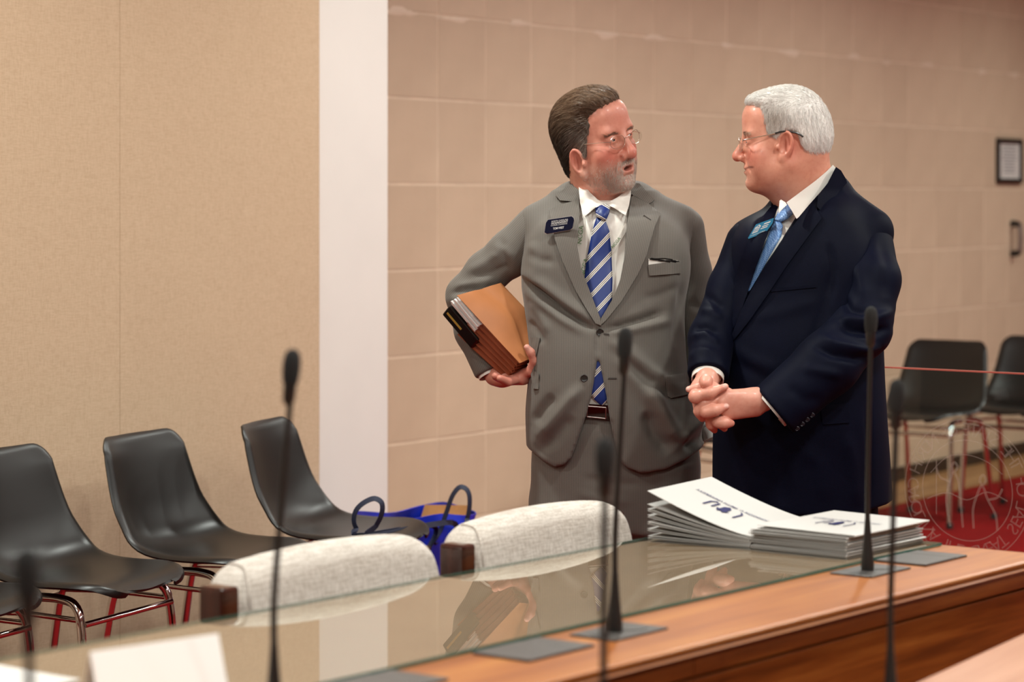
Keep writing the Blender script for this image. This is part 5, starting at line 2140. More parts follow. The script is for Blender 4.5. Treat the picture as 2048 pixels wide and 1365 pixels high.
    v, f, st = sleeve(SR, [0.052, 0.056, 0.054, 0.049], SR[-1] - SR[-2] + np.array([0, 0, -0.02]), 0.0052, True,
                      [([(1385, 660), (1410, 655), (1440, 668)], -0.008, 7), ([(1382, 675), (1410, 668), (1440, 690)], 0.007, 7), ([(1405, 590), (1425, 600), (1448, 620)], -0.006, 8), ([(1400, 620), (1425, 625), (1445, 640)], 0.006, 8), ([(1376, 720), (1400, 700), (1432, 705)], 0.004, 8)])
    s2 = pn.part('sleeve', v, f, M['navy'], jk)
    # shirt and collar
    fs_ = Field((lo[0], Y0 - 0.22, g(0, 760)[2]), (hi[0], Y0 + 0.22, g(0, 380)[2]), 0.007)
    fs_.op(P_torso(TT[3:], Y0, 0.018), 0, 'u', 0.0)
    fs_.u(P_cap(g(1600, 440, 0.0), g(1565, 510, -0.03), 0.065, 0.085), 0.05)
    v, f = fs_.mesh(3)
    sh = pn.part('shirt', v, f, M['shirt'])
    STR = bvh(v, f)
    cb = collar_band(g(1618, 385, 0.02), 0.064, g(0, 366)[2], 0.036, 0.35, h=0.05)
    pn.mb('collar', cb, M['shirt'], sh)
    wing_dy = lambda x, y: -0.034 - (1670 - x) * 0.00115 - max(0, (y - 395)) * 0.0003
    patch3(pn, 'collar_wing', [(a_, b_, 0) for a_, b_ in ((1666, 330), (1673, 338), (1673, 346), (1658, 364), (1640, 385), (1618, 410), (1597, 435), (1593, 438), (1585, 424), (1573, 405), (1592, 391), (1612, 376), (1632, 361), (1652, 344))], Y0, M['shirt'], sh, 0.004, 5, lin_dy=wing_dy)
    patch3(pn, 'collar_wing', [(1571, 405, -0.10), (1574, 410, -0.105), (1565, 418, -0.11), (1557, 428, -0.11), (1559, 402, -0.08), (1562, 399, -0.07)], Y0, M['shirt'], sh, 0.004, 4)
    # tie
    vk, fk, p2 = drape([(1556, 424), (1563, 412), (1574, 408), (1583, 417), (1586, 429), (1574, 439), (1562, 444), (1549, 440)], [STR], 0.018, 0.016, 4, 4, bulge=0.007, puff=9)
    tk = pn.part('tie', vk, clean(vk, fk), M['tie_n'])
    v, fs, p2 = drape([(1549, 439), (1562, 444), (1566, 452), (1563, 472), (1540, 512), (1520, 548), (1502, 582), (1484, 616), (1470, 648), (1478, 622), (1494, 580), (1510, 540), (1528, 494), (1541, 460)], [STR], 0.009, 0.007, 6, 3, bulge=0.004, puff=8)
    pn.part('tie_blade', v, clean(v, fs), M['tie_n'], tk)
    # lapels
    lay(pn, 'lapel', [(1636, 388), (1598, 436), (1563, 485), (1528, 537), (1496, 593), (1482, 621), (1464, 668), (1456, 690), (1470, 678), (1500, 640), (1535, 590), (1572, 534), (1610, 482), (1644, 436), (1634, 420)], [JT], M['navy'], jk, 0.0085, 0.008, 7)
    patch3(pn, 'collar_leaf', [(a_, b_, 0) for a_, b_ in ((1672, 334), (1682, 341), (1692, 358), (1694, 366), (1678, 384), (1662, 408), (1641, 421), (1634, 414), (1636, 391), (1655, 367))], Y0, M['navy'], jk, 0.012, 6, lin_dy=lambda x, y: -0.030 - (1690 - x) * 0.00125 - max(0, (y - 380)) * 0.0004)
    lay(pn, 'lapel', [(1559, 404), (1547, 442), (1526, 493), (1505, 557), (1479, 631), (1462, 668), (1457, 680), (1455, 650), (1462, 600), (1474, 540), (1492, 490), (1520, 440), (1540, 415)], [JT], M['navy'], jk, 0.007, 0.007, 7)
    lay(pn, 'breast_pocket', [(1542, 578), (1632, 570), (1633, 575), (1542, 584)], [JT], M['navy'], jk, 0.003, 0.003, 6)
    lay(pn, 'pocket_flap', [(1640, 812), (1697, 806), (1699, 846), (1646, 850)], [JT], M['navy'], jk, 0.004, 0.004, 6)
    d, t = cast([JT], 1460, 707, 5.9)
    button(pn, CAMP + d * (t - 0.003), 0.0105, M['button_navy'], jk, (-0.35, -0.93, 0))
    for (px, py) in ((1594, 857), (1604, 848), (1614, 839), (1624, 830)):
        d, t = cast([S1T], px, py, 5.9)
        button(pn, CAMP + d * (t - 0.0005), 0.0062, M['button_navy'], s1, (-0.2, -0.9, -0.4))
    # badge
    BD = [(1512, 449), (1548, 436), (1545, 447), (1532, 465), (1497, 478), (1496, 476)]
    dep = {}
    d0, t0 = cast([JT, STR], 1500, 470, 5.95)
    d1, t1 = cast([JT, STR], 1535, 450, 5.95)
    t0 = min(t0, t1 + 0.01); t1 = min(t1, t0 + 0.01)

    def flat(px, py, off=0.0):
        d = (Vector(at(px, py, 1.0)) - CAMP).normalized()
        return CAMP + d * (t0 + (t1 - t0) * (px - 1500) / 35.0 - 0.020 - off)
    m = MB(); n = len(BD)
    m.add([flat(*p) for p in BD] + [flat(*p, -0.003) for p in BD], [tuple(range(n)), tuple(range(2 * n - 1, n - 1, -1))] + [(i, (i + 1) % n, n + (i + 1) % n, n + i) for i in range(n)])
    bd = pn.mb('name_badge', m, M['badge_cyan'], None, False)
    bd['label'] = 'light blue name badge with white lettering'

    def uv(a, b):   # badge coordinates: a along the long side, b down the short side
        p0, p1, p2_ = np.array((1512, 449.)), np.array((1548, 436.)), np.array((1496, 477.))
        return p0 + a * (p1 - p0) + b * (p2_ - p0)
    for txt, ca, cb_, wd, hh in (('Livingstone College', 0.48, 0.86, 0.80, 0.15), ('', 0.72, 0.24, 0.36, 0.13), ('', 0.70, 0.42, 0.36, 0.10), ('', 0.69, 0.57, 0.38, 0.10)):
        if not txt:
            # lines of print too small to read: plain strokes
            m = MB()
            q = [uv(ca - wd / 2, cb_ - hh / 2), uv(ca + wd / 2, cb_ - hh / 2), uv(ca + wd / 2, cb_ + hh / 4), uv(ca - wd / 2, cb_ + hh / 4)]
            m.add([flat(*p, 0.0006) for p in q], [(0, 1, 2, 3)])
            pn.mb('printed_line', m, M['white_ink'], bd, False)
            continue
        vs, fs = text_geo(txt, 1.0, 0.0, 1.0, 0.2)
        w = max(p[0] for p in vs) - min(p[0] for p in vs)
        pv = [np.array(flat(*uv(ca + x / w * wd, cb_ - y * hh), 0.0006)) for x, y in vs]
        pn.part('lettering', pv, fs, M['white_ink'], bd, False)
    m = MB()
    for (a0, a1, b0, b1) in ((0.08, 0.40, 0.66, 0.72), (0.08, 0.40, 0.30, 0.36), (0.09, 0.12, 0.36, 0.66), (0.16, 0.19, 0.36, 0.66), (0.23, 0.26, 0.36, 0.66), (0.30, 0.33, 0.36, 0.66), (0.37, 0.40, 0.36, 0.66)):
        q = [uv(a0, b0), uv(a1, b0), uv(a1, b1), uv(a0, b1)]
        m.add([flat(*p, 0.0006) for p in q], [(0, 1, 2, 3)])
    q = [uv(0.06, 0.30), uv(0.24, 0.12), uv(0.42, 0.30), uv(0.36, 0.30), uv(0.24, 0.19), uv(0.12, 0.30)]
    m.add([flat(*p, 0.0006) for p in q], [(0, 1, 4, 5), (1, 2, 3, 4)])
    pn.mb('temple_emblem', m, M['white_ink'], bd, False)
    # trousers and shoes
    fd = Field((g(1420, 0)[0], Y0 - 0.24, 0.02), (g(1800, 0)[0], Y0 + 0.24, g(0, 900)[2]), 0.010)
    TR = [(900, 1450, 1755, 0.14, 0.0), (1010, 1448, 1755, 0.135, 0.005), (1090, 1455, 1748, 0.125, 0.01)]
    fd.op(P_torso(TR, Y0), 0, 'u', 0.0)
    FL = floor_row = 398 + 1.45 * F / Y0
    legs = ([(1528, 1060, -0.03), (1530, 1330, -0.03), (1532, FL - 20, -0.01)], [(1668, 1060, 0.03), (1664, 1330, 0.03), (1662, FL - 20, 0.05)])
    for pts in legs:
        fd.op(P_chain([g(*p) for p in pts], [0.102, 0.085, 0.072]), 0.03, 'u')
    fd.cut(P_half((0, Y0, 0.03), (0, 0, -1), 2.0), 0.0)
    v, f = fd.mesh(3)
    pn.part('trousers', v, f, M['trouser_navy'])
    for pts in legs:
        p = g(*pts[-1])
        fd = Field((p[0] - 0.22, p[1] - 0.22, -0.01), (p[0] + 0.12, p[1] + 0.12, 0.12), 0.008)
        R = rzm(-45)
        fd.u(P_ell((p[0] - 0.07, p[1] - 0.07, 0.035), (0.048, 0.11, 0.04), R), 0)
        fd.u(P_ell((p[0] + 0.01, p[1] + 0.01, 0.045), (0.042, 0.06, 0.055), R), 0.04)
        fd.cut(P_half((p[0], p[1], 0.002), (0, 0, -1), 0.4), 0.0)
        v, f = fd.mesh(2)
        pn.part('shoe', v, f, M['leather_black'])
    # ---------------- head
    hc = g(1569, 281, -0.02)
    Mh = rot_head(-93, 2, 2)
    nb = inv_xf(g(1622, 412, 0.03), Mh, hc)
    fd = head_field([((0, 0.044, -0.035), nb, 0.060, 0.062), ((0, -0.030, -0.088), inv_xf(g(1600, 402, 0.0), Mh, hc), 0.040, 0.050), ((0, 0.01, -0.075), inv_xf(g(1612, 400, 0.02), Mh, hc), 0.055, 0.055)], 'closed', 0.003, 0.0, nose=1.0, ear=(-0.003, -0.010), wj=1.05, earsize=1.12, squint=0.6)
    hv, hf = fd.mesh(1)
    lm = np.exp(-((hv[:, 2] + 0.069 - 0.006 * np.clip(np.abs(hv[:, 0]) / 0.03, 0, 1.2) ** 2) / 0.0026) ** 2) * np.clip((-0.076 - hv[:, 1]) / 0.006, 0, 1)
    skin = LC((226, 160, 136)); red = LC((210, 102, 88)); lip = LC((176, 92, 80))
    tint = skin_tint(hv, skin, red, lip, 1.0)
    tint = tint * (1 - 0.85 * lm[:, None]) + LC((104, 44, 38)) * 0.85 * lm[:, None]
    for s_ in (-1, 1):  # ear bowl darkened in the tint, painted shade inside the rim
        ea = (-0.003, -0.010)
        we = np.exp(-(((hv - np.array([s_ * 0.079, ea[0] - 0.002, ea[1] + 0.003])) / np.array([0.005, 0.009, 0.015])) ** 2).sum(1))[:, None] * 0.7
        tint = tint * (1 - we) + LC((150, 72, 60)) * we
    HV = xf(hv, Mh, hc)
    # ---------------- clasped hands
    Yh = -0.27

    def z6(zx, zy, dy):
        return g(1360 + 0.1465 * zx, 700 + 0.1465 * zy, Yh + dy)
    lo_ = z6(40, 1180, 0); hi_ = z6(1300, 250, 0)
    fd = Field((lo_[0], Y0 + Yh - 0.08, lo_[2]), (hi_[0], Y0 + Yh + 0.13, hi_[2]), 0.0015)

    def ch(pts, rs, k=0.0006):
        f2 = P_chain([z6(*p) for p in pts], [r * 0.86 for r in rs])
        fd.op(f2, k, 'u')
    # near hand: wrist, back, knuckles
    for a, b, r1, r2 in (((1130, 690, 0.03), (1000, 690, 0.02), 0.027, 0.025),):
        fd.u(P_cap(z6(*a), z6(*b), r1, r2), 0.02)
    for (a, b) in (((1040, 610, 0.02), (640, 625, 0.0)), ((1030, 690, 0.015), (570, 710, -0.004)), ((1030, 760, 0.02), (590, 810, 0.0)), ((1040, 820, 0.025), (640, 890, 0.008))):
        fd.u(P_cap(z6(*a), z6(*b), 0.0160, 0.0135), 0.012)
    # near hand fingers
    ch([(620, 650, 0.0), (340, 735, -0.004), (262, 840, 0.004), (300, 945, 0.012)], [0.0135, 0.0118, 0.0105, 0.0082])
    ch([(560, 760, 0.004), (400, 880, 0.010), (430, 1020, 0.022), (470, 1100, 0.035)], [0.0125, 0.0112, 0.0100, 0.0085])
    ch([(640, 900, 0.010), (560, 1000, 0.020), (610, 1080, 0.030)], [0.0115, 0.0098, 0.0080])
    ch([(650, 590, 0.004), (430, 520, 0.004), (270, 520, 0.004), (120, 540, 0.006)], [0.0150, 0.0120, 0.0110, 0.0085])
    # far hand: wrist, back, thumb and fingers over the near one
    fd.u(P_cap(z6(370, 400, 0.06), z6(330, 560, 0.04), 0.027, 0.030), 0.02)
    fd.u(P_cap(z6(300, 560, 0.035), z6(300, 800, 0.035), 0.024, 0.020), 0.02)
    ch([(350, 390, 0.02), (355, 430, -0.004), (350, 462, -0.018)], [0.0135, 0.0130, 0.0110])
    ch([(185, 640, 0.018), (210, 640, -0.006), (400, 590, -0.018), (618, 505, -0.012)], [0.0130, 0.0135, 0.0118, 0.0092])
    ch([(330, 830, 0.018), (360, 850, -0.012), (480, 825, -0.018), (628, 778, -0.013)], [0.0120, 0.0125, 0.0108, 0.0085])
    ch([(470, 980, 0.018), (520, 985, -0.002), (610, 1000, -0.010), (705, 1005, -0.004)], [0.0105, 0.0108, 0.0098, 0.0080])
    rv, rf = fd.mesh(1)
    hand_t = np.tile(LC((226, 160, 140)), (len(rv), 1))
    pr = proj(rv)
    for zx, zy in ((110, 540), (610, 505), (620, 780), (350, 470), (700, 1005), (300, 940)):
        w = np.exp(-(((pr - np.array([1360 + 0.1465 * zx, 700 + 0.1465 * zy])) / 9.0) ** 2).sum(1))[:, None] * 0.45
        hand_t = hand_t * (1 - w) + LC((230, 140, 122)) * w
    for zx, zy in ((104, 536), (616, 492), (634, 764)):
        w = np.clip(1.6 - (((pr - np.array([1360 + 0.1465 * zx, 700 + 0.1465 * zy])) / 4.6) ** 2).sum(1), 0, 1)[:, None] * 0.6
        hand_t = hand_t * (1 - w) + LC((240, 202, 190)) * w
    # hidden body
    fd = Field((g(1360, 0)[0], Y0 - 0.36, 0.05), (g(1830, 0)[0], Y0 + 0.2, 1.50), 0.014)
    fd.op(P_torso(TT[3:-1], Y0, 0.05), 0, 'u', 0.0)
    for pts in legs:
        fd.op(P_chain([g(*p) for p in pts], [0.080, 0.062, 0.045]), 0.03, 'u')
    fd.op(P_chain(SL[:-1] + [g(1588, 768, -0.235), z6(1120, 690, 0.025)], [0.040, 0.042, 0.045, 0.040, 0.030, 0.025]), 0.03, 'u')
    fd.op(P_chain(SR + [z6(370, 400, 0.06)], [0.040, 0.040, 0.036, 0.030, 0.026]), 0.03, 'u')
    fd.u(P_cap(g(1622, 420, 0.03), g(1622, 500, 0.03), 0.055, 0.05), 0.03)
    bv, bf = fd.mesh(2)
    V, Fs = merge([(HV, hf), (rv, rf), (bv, bf)])
    TC = np.concatenate([tint, hand_t, np.tile(skin, (len(bv), 1))])
    body = pn.part('body', V, Fs, M['skin'], None, True, None, TC)
    eyeballs(pn, Mh, hc, (0, -1, 0.05), (90, 110, 128), body)
    # nails
    m = MB()
    m.lathe([(0.0102, -0.0015), (0.0118, -0.0015), (0.0118, 0.0015), (0.0102, 0.0015)], 20, z6(520, 905, 0.004), np.array(z6(560, 760, 0.004)) - np.array(z6(400, 1000, 0.012)))
    o = pn.mb('ring', m, M['gold'], None)
    wr = z6(1130, 690, 0.025)
    dcu = wr - SL[-2]
    dcu = dcu / np.linalg.norm(dcu)
    ed = SL[-1] - SL[-2] + np.array([0, 0.03, 0.0])
    ed = ed / np.linalg.norm(ed)
    pn.mb('cuff', cuff(SL[-1] + np.array([-0.003, 0.004, 0.011]) - ed * 0.023, ed, 0.054, 0.033), M['shirt'], sh)
    dcr = SR[-1] - SR[-2] + np.array([0, 0, -0.02])
    dcr = dcr / np.linalg.norm(dcr)
    pn.mb('cuff', cuff(SR[-1] - dcr * 0.01, dcr, 0.038, 0.024), M['shirt'], sh)
    # ---------------- hair
    hy = [-0.13, -0.100, -0.088, -0.072, -0.060, -0.048, -0.042, -0.034, -0.024, -0.016, -0.008, 0.002, 0.026, 0.036, 0.048, 0.068, 0.14]
    hz = [0.085, 0.082, 0.080, 0.076, 0.068, 0.040, 0.012, 0.006, 0.002, 0.002, 0.014, 0.024, 0.020, -0.010, -0.034, -0.046, -0.050]
    fd = Field((-0.11, -0.14, -0.12), (0.11, 0.15, 0.16), 0.0028)
    fd.u(P_ell((0, 0.010, 0.034), (0.0825, 0.1015, 0.098)))
    fd.u(P_ell((0, 0.054, 0.0), (0.066, 0.054, 0.060)), 0.03)
    fd.u(P_ell((0.0, -0.045, 0.098), (0.056, 0.044, 0.018)), 0.025)
    fd.op((lambda X, Y, Z: (np.interp(Y, hy, hz) - Z) * 0.7 + 0 * X, (-0.11, -0.14, -0.12), (0.11, 0.15, 0.16)), 0.010, 'i', 0.0)
    cv, cf_ = fd.mesh(2)
    cn = vnormals(cv, cf_)
    cv = cv + cn * (0.0010 * np.sin(cv[:, 1] * 500 + np.sin(cv[:, 2] * 80) * 2) * np.sin(cv[:, 2] * 160 + cv[:, 0] * 90))[:, None]
    wh, gy = LC((250, 245, 240)), LC((184, 170, 160))

    def htint(p):
        side = np.exp(-(((p - np.array([0.07, -0.03, 0.055])) / np.array([0.06, 0.045, 0.035])) ** 2).sum(1))[:, None]
        c = wh * (1 - side) + gy * side
        return c * RNG.uniform(0.82, 1.08, (len(p), 1))
    hair = pn.part('hair', xf(cv, Mh, hc), cf_, M['hair'], body, True, None, htint(cv))
    tree = bvh(cv, cf_)

    def surf(p):
        sd = np.zeros(len(p)); gg = np.zeros((len(p), 3))
        for i, x in enumerate(p):
            h = tree.find_nearest(Vector(x))
            nv = np.array(h[1])
            sd[i] = np.dot(x - np.array(h[0]), nv); gg[i] = nv
        return sd, gg
    outm = np.linalg.norm((cv - np.array(CRAN[0])) / np.array(CRAN[1]), axis=1) > 1.0
    cand = np.where(outm)[0]
    N_ = 7000
    pick = RNG.choice(cand, N_)
    rt = cv[pick] + RNG.normal(0, 0.001, (N_, 3))
    up = np.clip((rt[:, 2] - 0.06) / 0.05, 0, 1)[:, None]
    dr = np.array([0.0, -1.0, 0.25]) * up + np.array([0.0, 0.25, -1.0]) * (1 - up) + RNG.normal(0, 0.2, (N_, 3))
    v, f, cc = strands(rt, dr, RNG.uniform(0.003, 0.006, N_), 4, surf, 0.004, 0.00042, htint(rt), 0.25)
    o = pn.part('hair_strands', xf(v, Mh, hc), f, M['hair'], hair, True, None, cc)
    o['kind'] = 'stuff'
    ht = bvh(hv, hf)

    def surfh(p):
        sd = np.zeros(len(p)); gg = np.zeros((len(p), 3))
        for i, x in enumerate(p):
            h = ht.find_nearest(Vector(x))
            nv = np.array(h[1])
            sd[i] = np.dot(x - np.array(h[0]), nv); gg[i] = nv
        return sd, gg
    for s in (-1, 1):
        n = 120
        t = RNG.uniform(0, 1, n)
        rt = np.stack([s * (0.014 + 0.034 * t), -0.094 + 0.010 * t ** 2, 0.0185 + 0.004 * np.sin(t * 3) + RNG.normal(0, 0.0015, n)], 1)
        sd, gg = surfh(rt)
        rt = rt - gg * sd[:, None]
        dr = np.tile(np.array([s * 1.0, 0.2, 0.1]), (n, 1)) + RNG.normal(0, 0.25, (n, 3))
        v, f, cc = strands(rt, dr, RNG.uniform(0.002, 0.004, n), 3, surfh, 0.002, 0.0005, np.tile(LC((208, 172, 150)), (n, 1)) * RNG.uniform(0.8, 1.2, (n, 1)), 0.3)
        o = pn.part('eyebrow', xf(v, Mh, hc), f, M['hair'], body, True, None, cc)
        o['kind'] = 'stuff'
    # ---------------- spectacles
    gm = MB()
    for s in (-1, 1):
        pts = [(-0.023, 0.010), (-0.012, 0.013), (0.012, 0.013), (0.023, 0.009), (0.022, -0.008), (0.012, -0.018), (-0.012, -0.018), (-0.022, -0.010), (-0.023, 0.010)]
        ring = smooth_path([(s * 0.034 + x, -0.1085 + 0.006 * max(0, s * x) / 0.023, -0.004 + z) for x, z in pts], 4)
        gm.tube([xf([p], Mh, hc)[0] for p in ring], 0.0007, 6)
        arm = [(s * 0.057, -0.1025, 0.004), (s * 0.068, -0.096, 0.006), (s * 0.075, -0.05, 0.014), (s * 0.080, -0.024, 0.019)]
        gm.tube([xf([p], Mh, hc)[0] for p in smooth_path(arm, 5)], 0.0017, 8)
    br = [(-0.012, -0.1085, 0.002), (-0.005, -0.112, 0.005), (0.005, -0.112, 0.005), (0.012, -0.1085, 0.002)]
    gm.tube([xf([p], Mh, hc)[0] for p in smooth_path(br, 5)], 0.0008, 6)
    sp = pn.mb('spectacles', gm, M['silver'], None)
    sp['label'] = 'silver framed spectacles with dark temple tips'
    for s in (-1, 1):
        m = MB()
        arm = [(s * 0.0795, -0.026, 0.0186), (s * 0.0825, -0.006, 0.0225), (s * 0.083, 0.024, 0.018), (s * 0.082, 0.040, 0.008)]
        m.tube([xf([p], Mh, hc)[0] for p in smooth_path(arm, 5)], 0.0021, 8)
        pn.mb('temple_tip', m, M['leather_black'], sp)
        m = MB()
        ring = [Vector(xf([(s * 0.034 + 0.0215 * math.cos(2 * math.pi * k / 28), -0.1065, -0.006 + 0.0145 * math.sin(2 * math.pi * k / 28))], Mh, hc)[0]) for k in range(28)]
        back = [p - Vector(np.array(Mh) @ np.array([0, -0.0012, 0])) for p in ring]
        m.add(ring + back, [tuple(range(28)), tuple(range(55, 27, -1))] + [(i, (i + 1) % 28, 28 + (i + 1) % 28, 28 + i) for i in range(28)])
        pn.mb('lens', m, M['lens_glass'], sp, False)
    return pn


navy = build_navy()
# ------------------------------------------------------------------ brown expanding folder under the arm
def build_wallet():
    Y0 = 6.30
    A, B, C_, D_, E_ = W(914, 591, Y0 - 0.105), W(1002, 566, Y0 - 0.005), W(1053, 620, Y0 - 0.010), W(1064, 716, Y0 - 0.060), W(1039, 727, Y0 - 0.100)
    Fp = W(947, 630, Y0 - 0.105)
    K, L = W(915, 669, Y0 - 0.03), W(1014, 760, Y0 - 0.035)
    root = empty('expanding_folder', tuple(W(985, 690, Y0 - 0.05)))
    base = np.array(root.location)
    tag(root, 'brown expanding file folder tucked under the arm of the man in grey', 'folder')

    def mb(name, m, mat, parent=None, **k):
        m.v = [tuple(np.array(p) - base) for p in m.v]
        return m.build(name, mat, parent or root, **k)

    def slab(poly, nvec, th):
        n = len(poly)
        m = MB()
        m.add([p for p in poly] + [p + nvec * th for p in poly], [tuple(range(n)), tuple(range(2 * n - 1, n - 1, -1))] + [(i, (i + 1) % n, n + (i + 1) % n, n + i) for i in range(n)])
        return m
    nv = np.cross(B - A, E_ - A); nv /= np.linalg.norm(nv)
    if nv[1] < 0:
        nv = -nv
    # cover: softly bowed sheet
    rows = []
    for i in range(13):
        u = i / 12
        row = []
        for j in range(13):
            w = j / 12
            left = A + (E_ - A) * u
            right = (B + (C_ - B) * min(1, u / 0.42)) if u < 0.42 else (C_ + (D_ - C_) * (u - 0.42) / 0.58)
            p = left + (right - left) * w - nv * (0.010 * math.sin(math.pi * w) * math.sin(math.pi * min(1, u * 1.3)) ) + nv * 0.006 * math.exp(-((w - 0.55 - 0.3 * u) / 0.10) ** 2)
            row.append(Vector(p))
        rows.append(row)
    m = MB(); m.sheet(rows, 0.0012)
    mb('front_cover', m, M['kraft'], smooth=True)
    # pleated side
    NP = 10
    lines = []
    inw = (B - A) / np.linalg.norm(B - A)
    for k in range(NP + 1):
        t = k / NP
        off = inw * (0.008 if k % 2 else 0.0)
        lines.append([Vector(Fp + (K - Fp) * t + off), Vector((Fp + (K - Fp) * t) * 0.5 + (E_ + (L - E_) * t) * 0.5 + off * 1.1), Vector(E_ + (L - E_) * t + off * 0.8)])
    m = MB(); m.sheet(lines, 0.0008)
    mb('gusset', m, M['rust'])
    # pleated bottom
    R2 = W(1064, 720, Y0 - 0.055); L2 = W(1046, 752, Y0 + 0.0)
    lines = []
    upv = (A - E_) / np.linalg.norm(A - E_)
    for k in range(NP + 1):
        t = k / NP
        off = upv * (0.012 if k % 2 else 0.0)
        lines.append([Vector(E_ + (L - E_) * t + off * 0.4), Vector((E_ + (L - E_) * t) * 0.5 + (R2 + (L2 - R2) * t) * 0.5 + off), Vector(R2 + (L2 - R2) * t + off)])
    m = MB(); m.sheet(lines, 0.0008)
    mb('bottom_gusset', m, M['rust'])
    wv = B - A
    sv = A - Fp
    tv = K - Fp

    def P3(t, s, w):
        return Fp + tv * t + sv * s + wv * w
    m = slab([P3(1.0, 0.0, 0.0), P3(1.0, 0.0, 0.8), L2, L], nv, 0.0015)
    mb('back_cover', m, M['rust'])
    for name, t0, t1, s, mat, w0 in (('paper_sheaf', 0.07, 0.12, 0.96, 'paper_white', 0.0), ('paper_sheaf', 0.15, 0.20, 0.90, 'paper_white', -0.02), ('paper_sheaf', 0.22, 0.30, 1.02, 'paper_white', 0.02), ('paper_sheaf', 0.33, 0.37, 1.05, 'paper_white', 0.0), ('paper_sheaf', 0.40, 0.44, 1.0, 'paper_white', 0.02)):
        m = MB()
        c = [P3(t, ss, w) for t in (t0, t1) for ss in (-0.45, s) for w in (w0, 0.72)]
        m.add(c, [(0, 1, 3, 2), (4, 6, 7, 5), (0, 4, 5, 1), (2, 3, 7, 6), (0, 2, 6, 4), (1, 5, 7, 3)])
        mb(name, m, M[mat])
    m = MB()
    c = [P3(t, ss, w) for t in (0.52, 0.98) for ss in (-0.8, 1.0) for w in (0.0, 0.9)]
    m.add(c, [(0, 1, 3, 2), (4, 6, 7, 5), (0, 4, 5, 1), (2, 3, 7, 6), (0, 2, 6, 4), (1, 5, 7, 3)])
    bn = mb('black_binder', m, M['leather_black'], bevel=0.006, seg=3)
    m = MB()
    c = [P3(t, ss, w) for t in (0.72, 0.78) for ss in (0.0, 0.86) for w in (-0.012, 0.5)]
    m.add(c, [(0, 1, 3, 2), (4, 6, 7, 5), (0, 4, 5, 1), (2, 3, 7, 6), (0, 2, 6, 4), (1, 5, 7, 3)])
    mb('yellow_pad_edge', m, M['yellow_pad'], bn)


M['kraft'] = m_plain('kraft_cover', (190, 122, 76), 0.5, var=0.04, vscale=10)
M['rust'] = m_plain('rust_gusset', (142, 68, 36), 0.45, var=0.08, vscale=14)
M['yellow_pad'] = m_plain('yellow_pad_paper', (196, 160, 70), 0.7)
build_wallet()

# ------------------------------------------------------------------ white folders on the glass
ZG = 0.7525


def cover_grid(o, a, b, wa, lb, z0, lift, power=1.35, curl=0.0, n=10):
    rows = []
    for i in range(n + 1):
        u = i / n
        row = []
        for j in range(5):
            v = j / 4
            p = Vector((o[0] + a[0] * wa * u + b[0] * lb * v, o[1] + a[1] * wa * u + b[1] * lb * v, z0 + lift * u ** power + curl * u * (v - 0.5)))
            row.append(p)
        rows.append(row)
    return rows


def print_cover(parent, loc, rows, n, logo_scale=1.0):
    """university name and mark printed on the top sheet, reading from the far side"""
    def surf(u, v):
        i = min(len(rows) - 2, max(0, int(u * (len(rows) - 1))))
        f = u * (len(rows) - 1) - i
        j = min(3, max(0, int(v * 4)))
        h = v * 4 - j
        p = (rows[i][j].lerp(rows[i][j + 1], h)).lerp(rows[i + 1][j].lerp(rows[i + 1][j + 1], h), f)
        return p + Vector((0, 0, 0.0020))
    vs, fs = text_geo('JOHNSON C. SMITH UNIVERSITY', 1.0, 0.022, 1.10)
    w = max(p[0] for p in vs) - min(p[0] for p in vs)
    m = MB()
    k = 0.70 / w
    m.add([surf(0.52 + x * k, 0.56 - y * k * 1.15) - loc for x, y in vs], fs)
    m.build('printed_name', M['ink'], parent)
    m = MB()
    for poly in ([(-0.13, 0.0), (-0.10, -0.03), (-0.085, -0.03), (-0.115, 0.0), (-0.115, 0.10), (-0.13, 0.10)], [(-0.03, 0.0), (0.0, -0.03), (0.03, 0.0), (0.03, 0.05), (0.055, 0.05), (0.02, 0.09), (0.0, 0.07), (-0.02, 0.09), (-0.055, 0.05), (-0.03, 0.05)],
                 [(0.075, -0.02), (0.09, -0.02), (0.09, 0.07), (0.075, 0.07)], [(0.10, -0.03), (0.12, -0.03), (0.145, 0.0), (0.145, 0.09), (0.13, 0.09), (0.13, 0.005), (0.115, -0.015), (0.10, -0.015)]):
        q = [surf(0.50 + x * 1.15, 0.46 - y * 1.55) for x, y in poly]
        m.add([p - loc for p in q], [tuple(range(len(q)))])
    m.build('printed_mark', M['ink'], parent)


def make_folder(o, ang, mirror, z0, gap, lift0, lift1, label, group, printed=False, wa=0.232, lb=0.302):
    b = (math.cos(ang), math.sin(ang))
    a = (-b[1], b[0]) if mirror else (-b[1], b[0])
    root = empty('white_folder', (o[0], o[1], z0))
    loc = Vector((o[0], o[1], z0))
    tag(root, label, 'folder', group)
    for name, zz, lf in (('back_cover', z0, lift0), ('front_cover', z0 + gap, lift1)):
        rows = cover_grid(o, a, b, wa, lb, zz + 0.0009, lf, 1.3)
        m = MB(); m.sheet([list(reversed(r)) for r in rows], 0.0009)
        m.v = [tuple(Vector(p) - loc) for p in m.v]
        m.build(name, M['paper'], root)
        if name == 'front_cover' and printed:
            print_cover(root, loc, rows, 10)
    rows = cover_grid(o, a, b, 0.006, lb, z0 + gap * 0.5 + 0.0009, 0.0, 1.0, n=2)
    m = MB()
    p0, p1 = Vector((o[0], o[1], z0)), Vector((o[0] + b[0] * lb, o[1] + b[1] * lb, z0))
    m.tube([p0 + Vector((0, 0, gap / 2 + 0.0005)) - loc, p1 + Vector((0, 0, gap / 2 + 0.0005)) - loc], max(0.0012, gap / 2 + 0.0004), 8)
    m.build('spine', M['paper'], root, smooth=True)
    return root


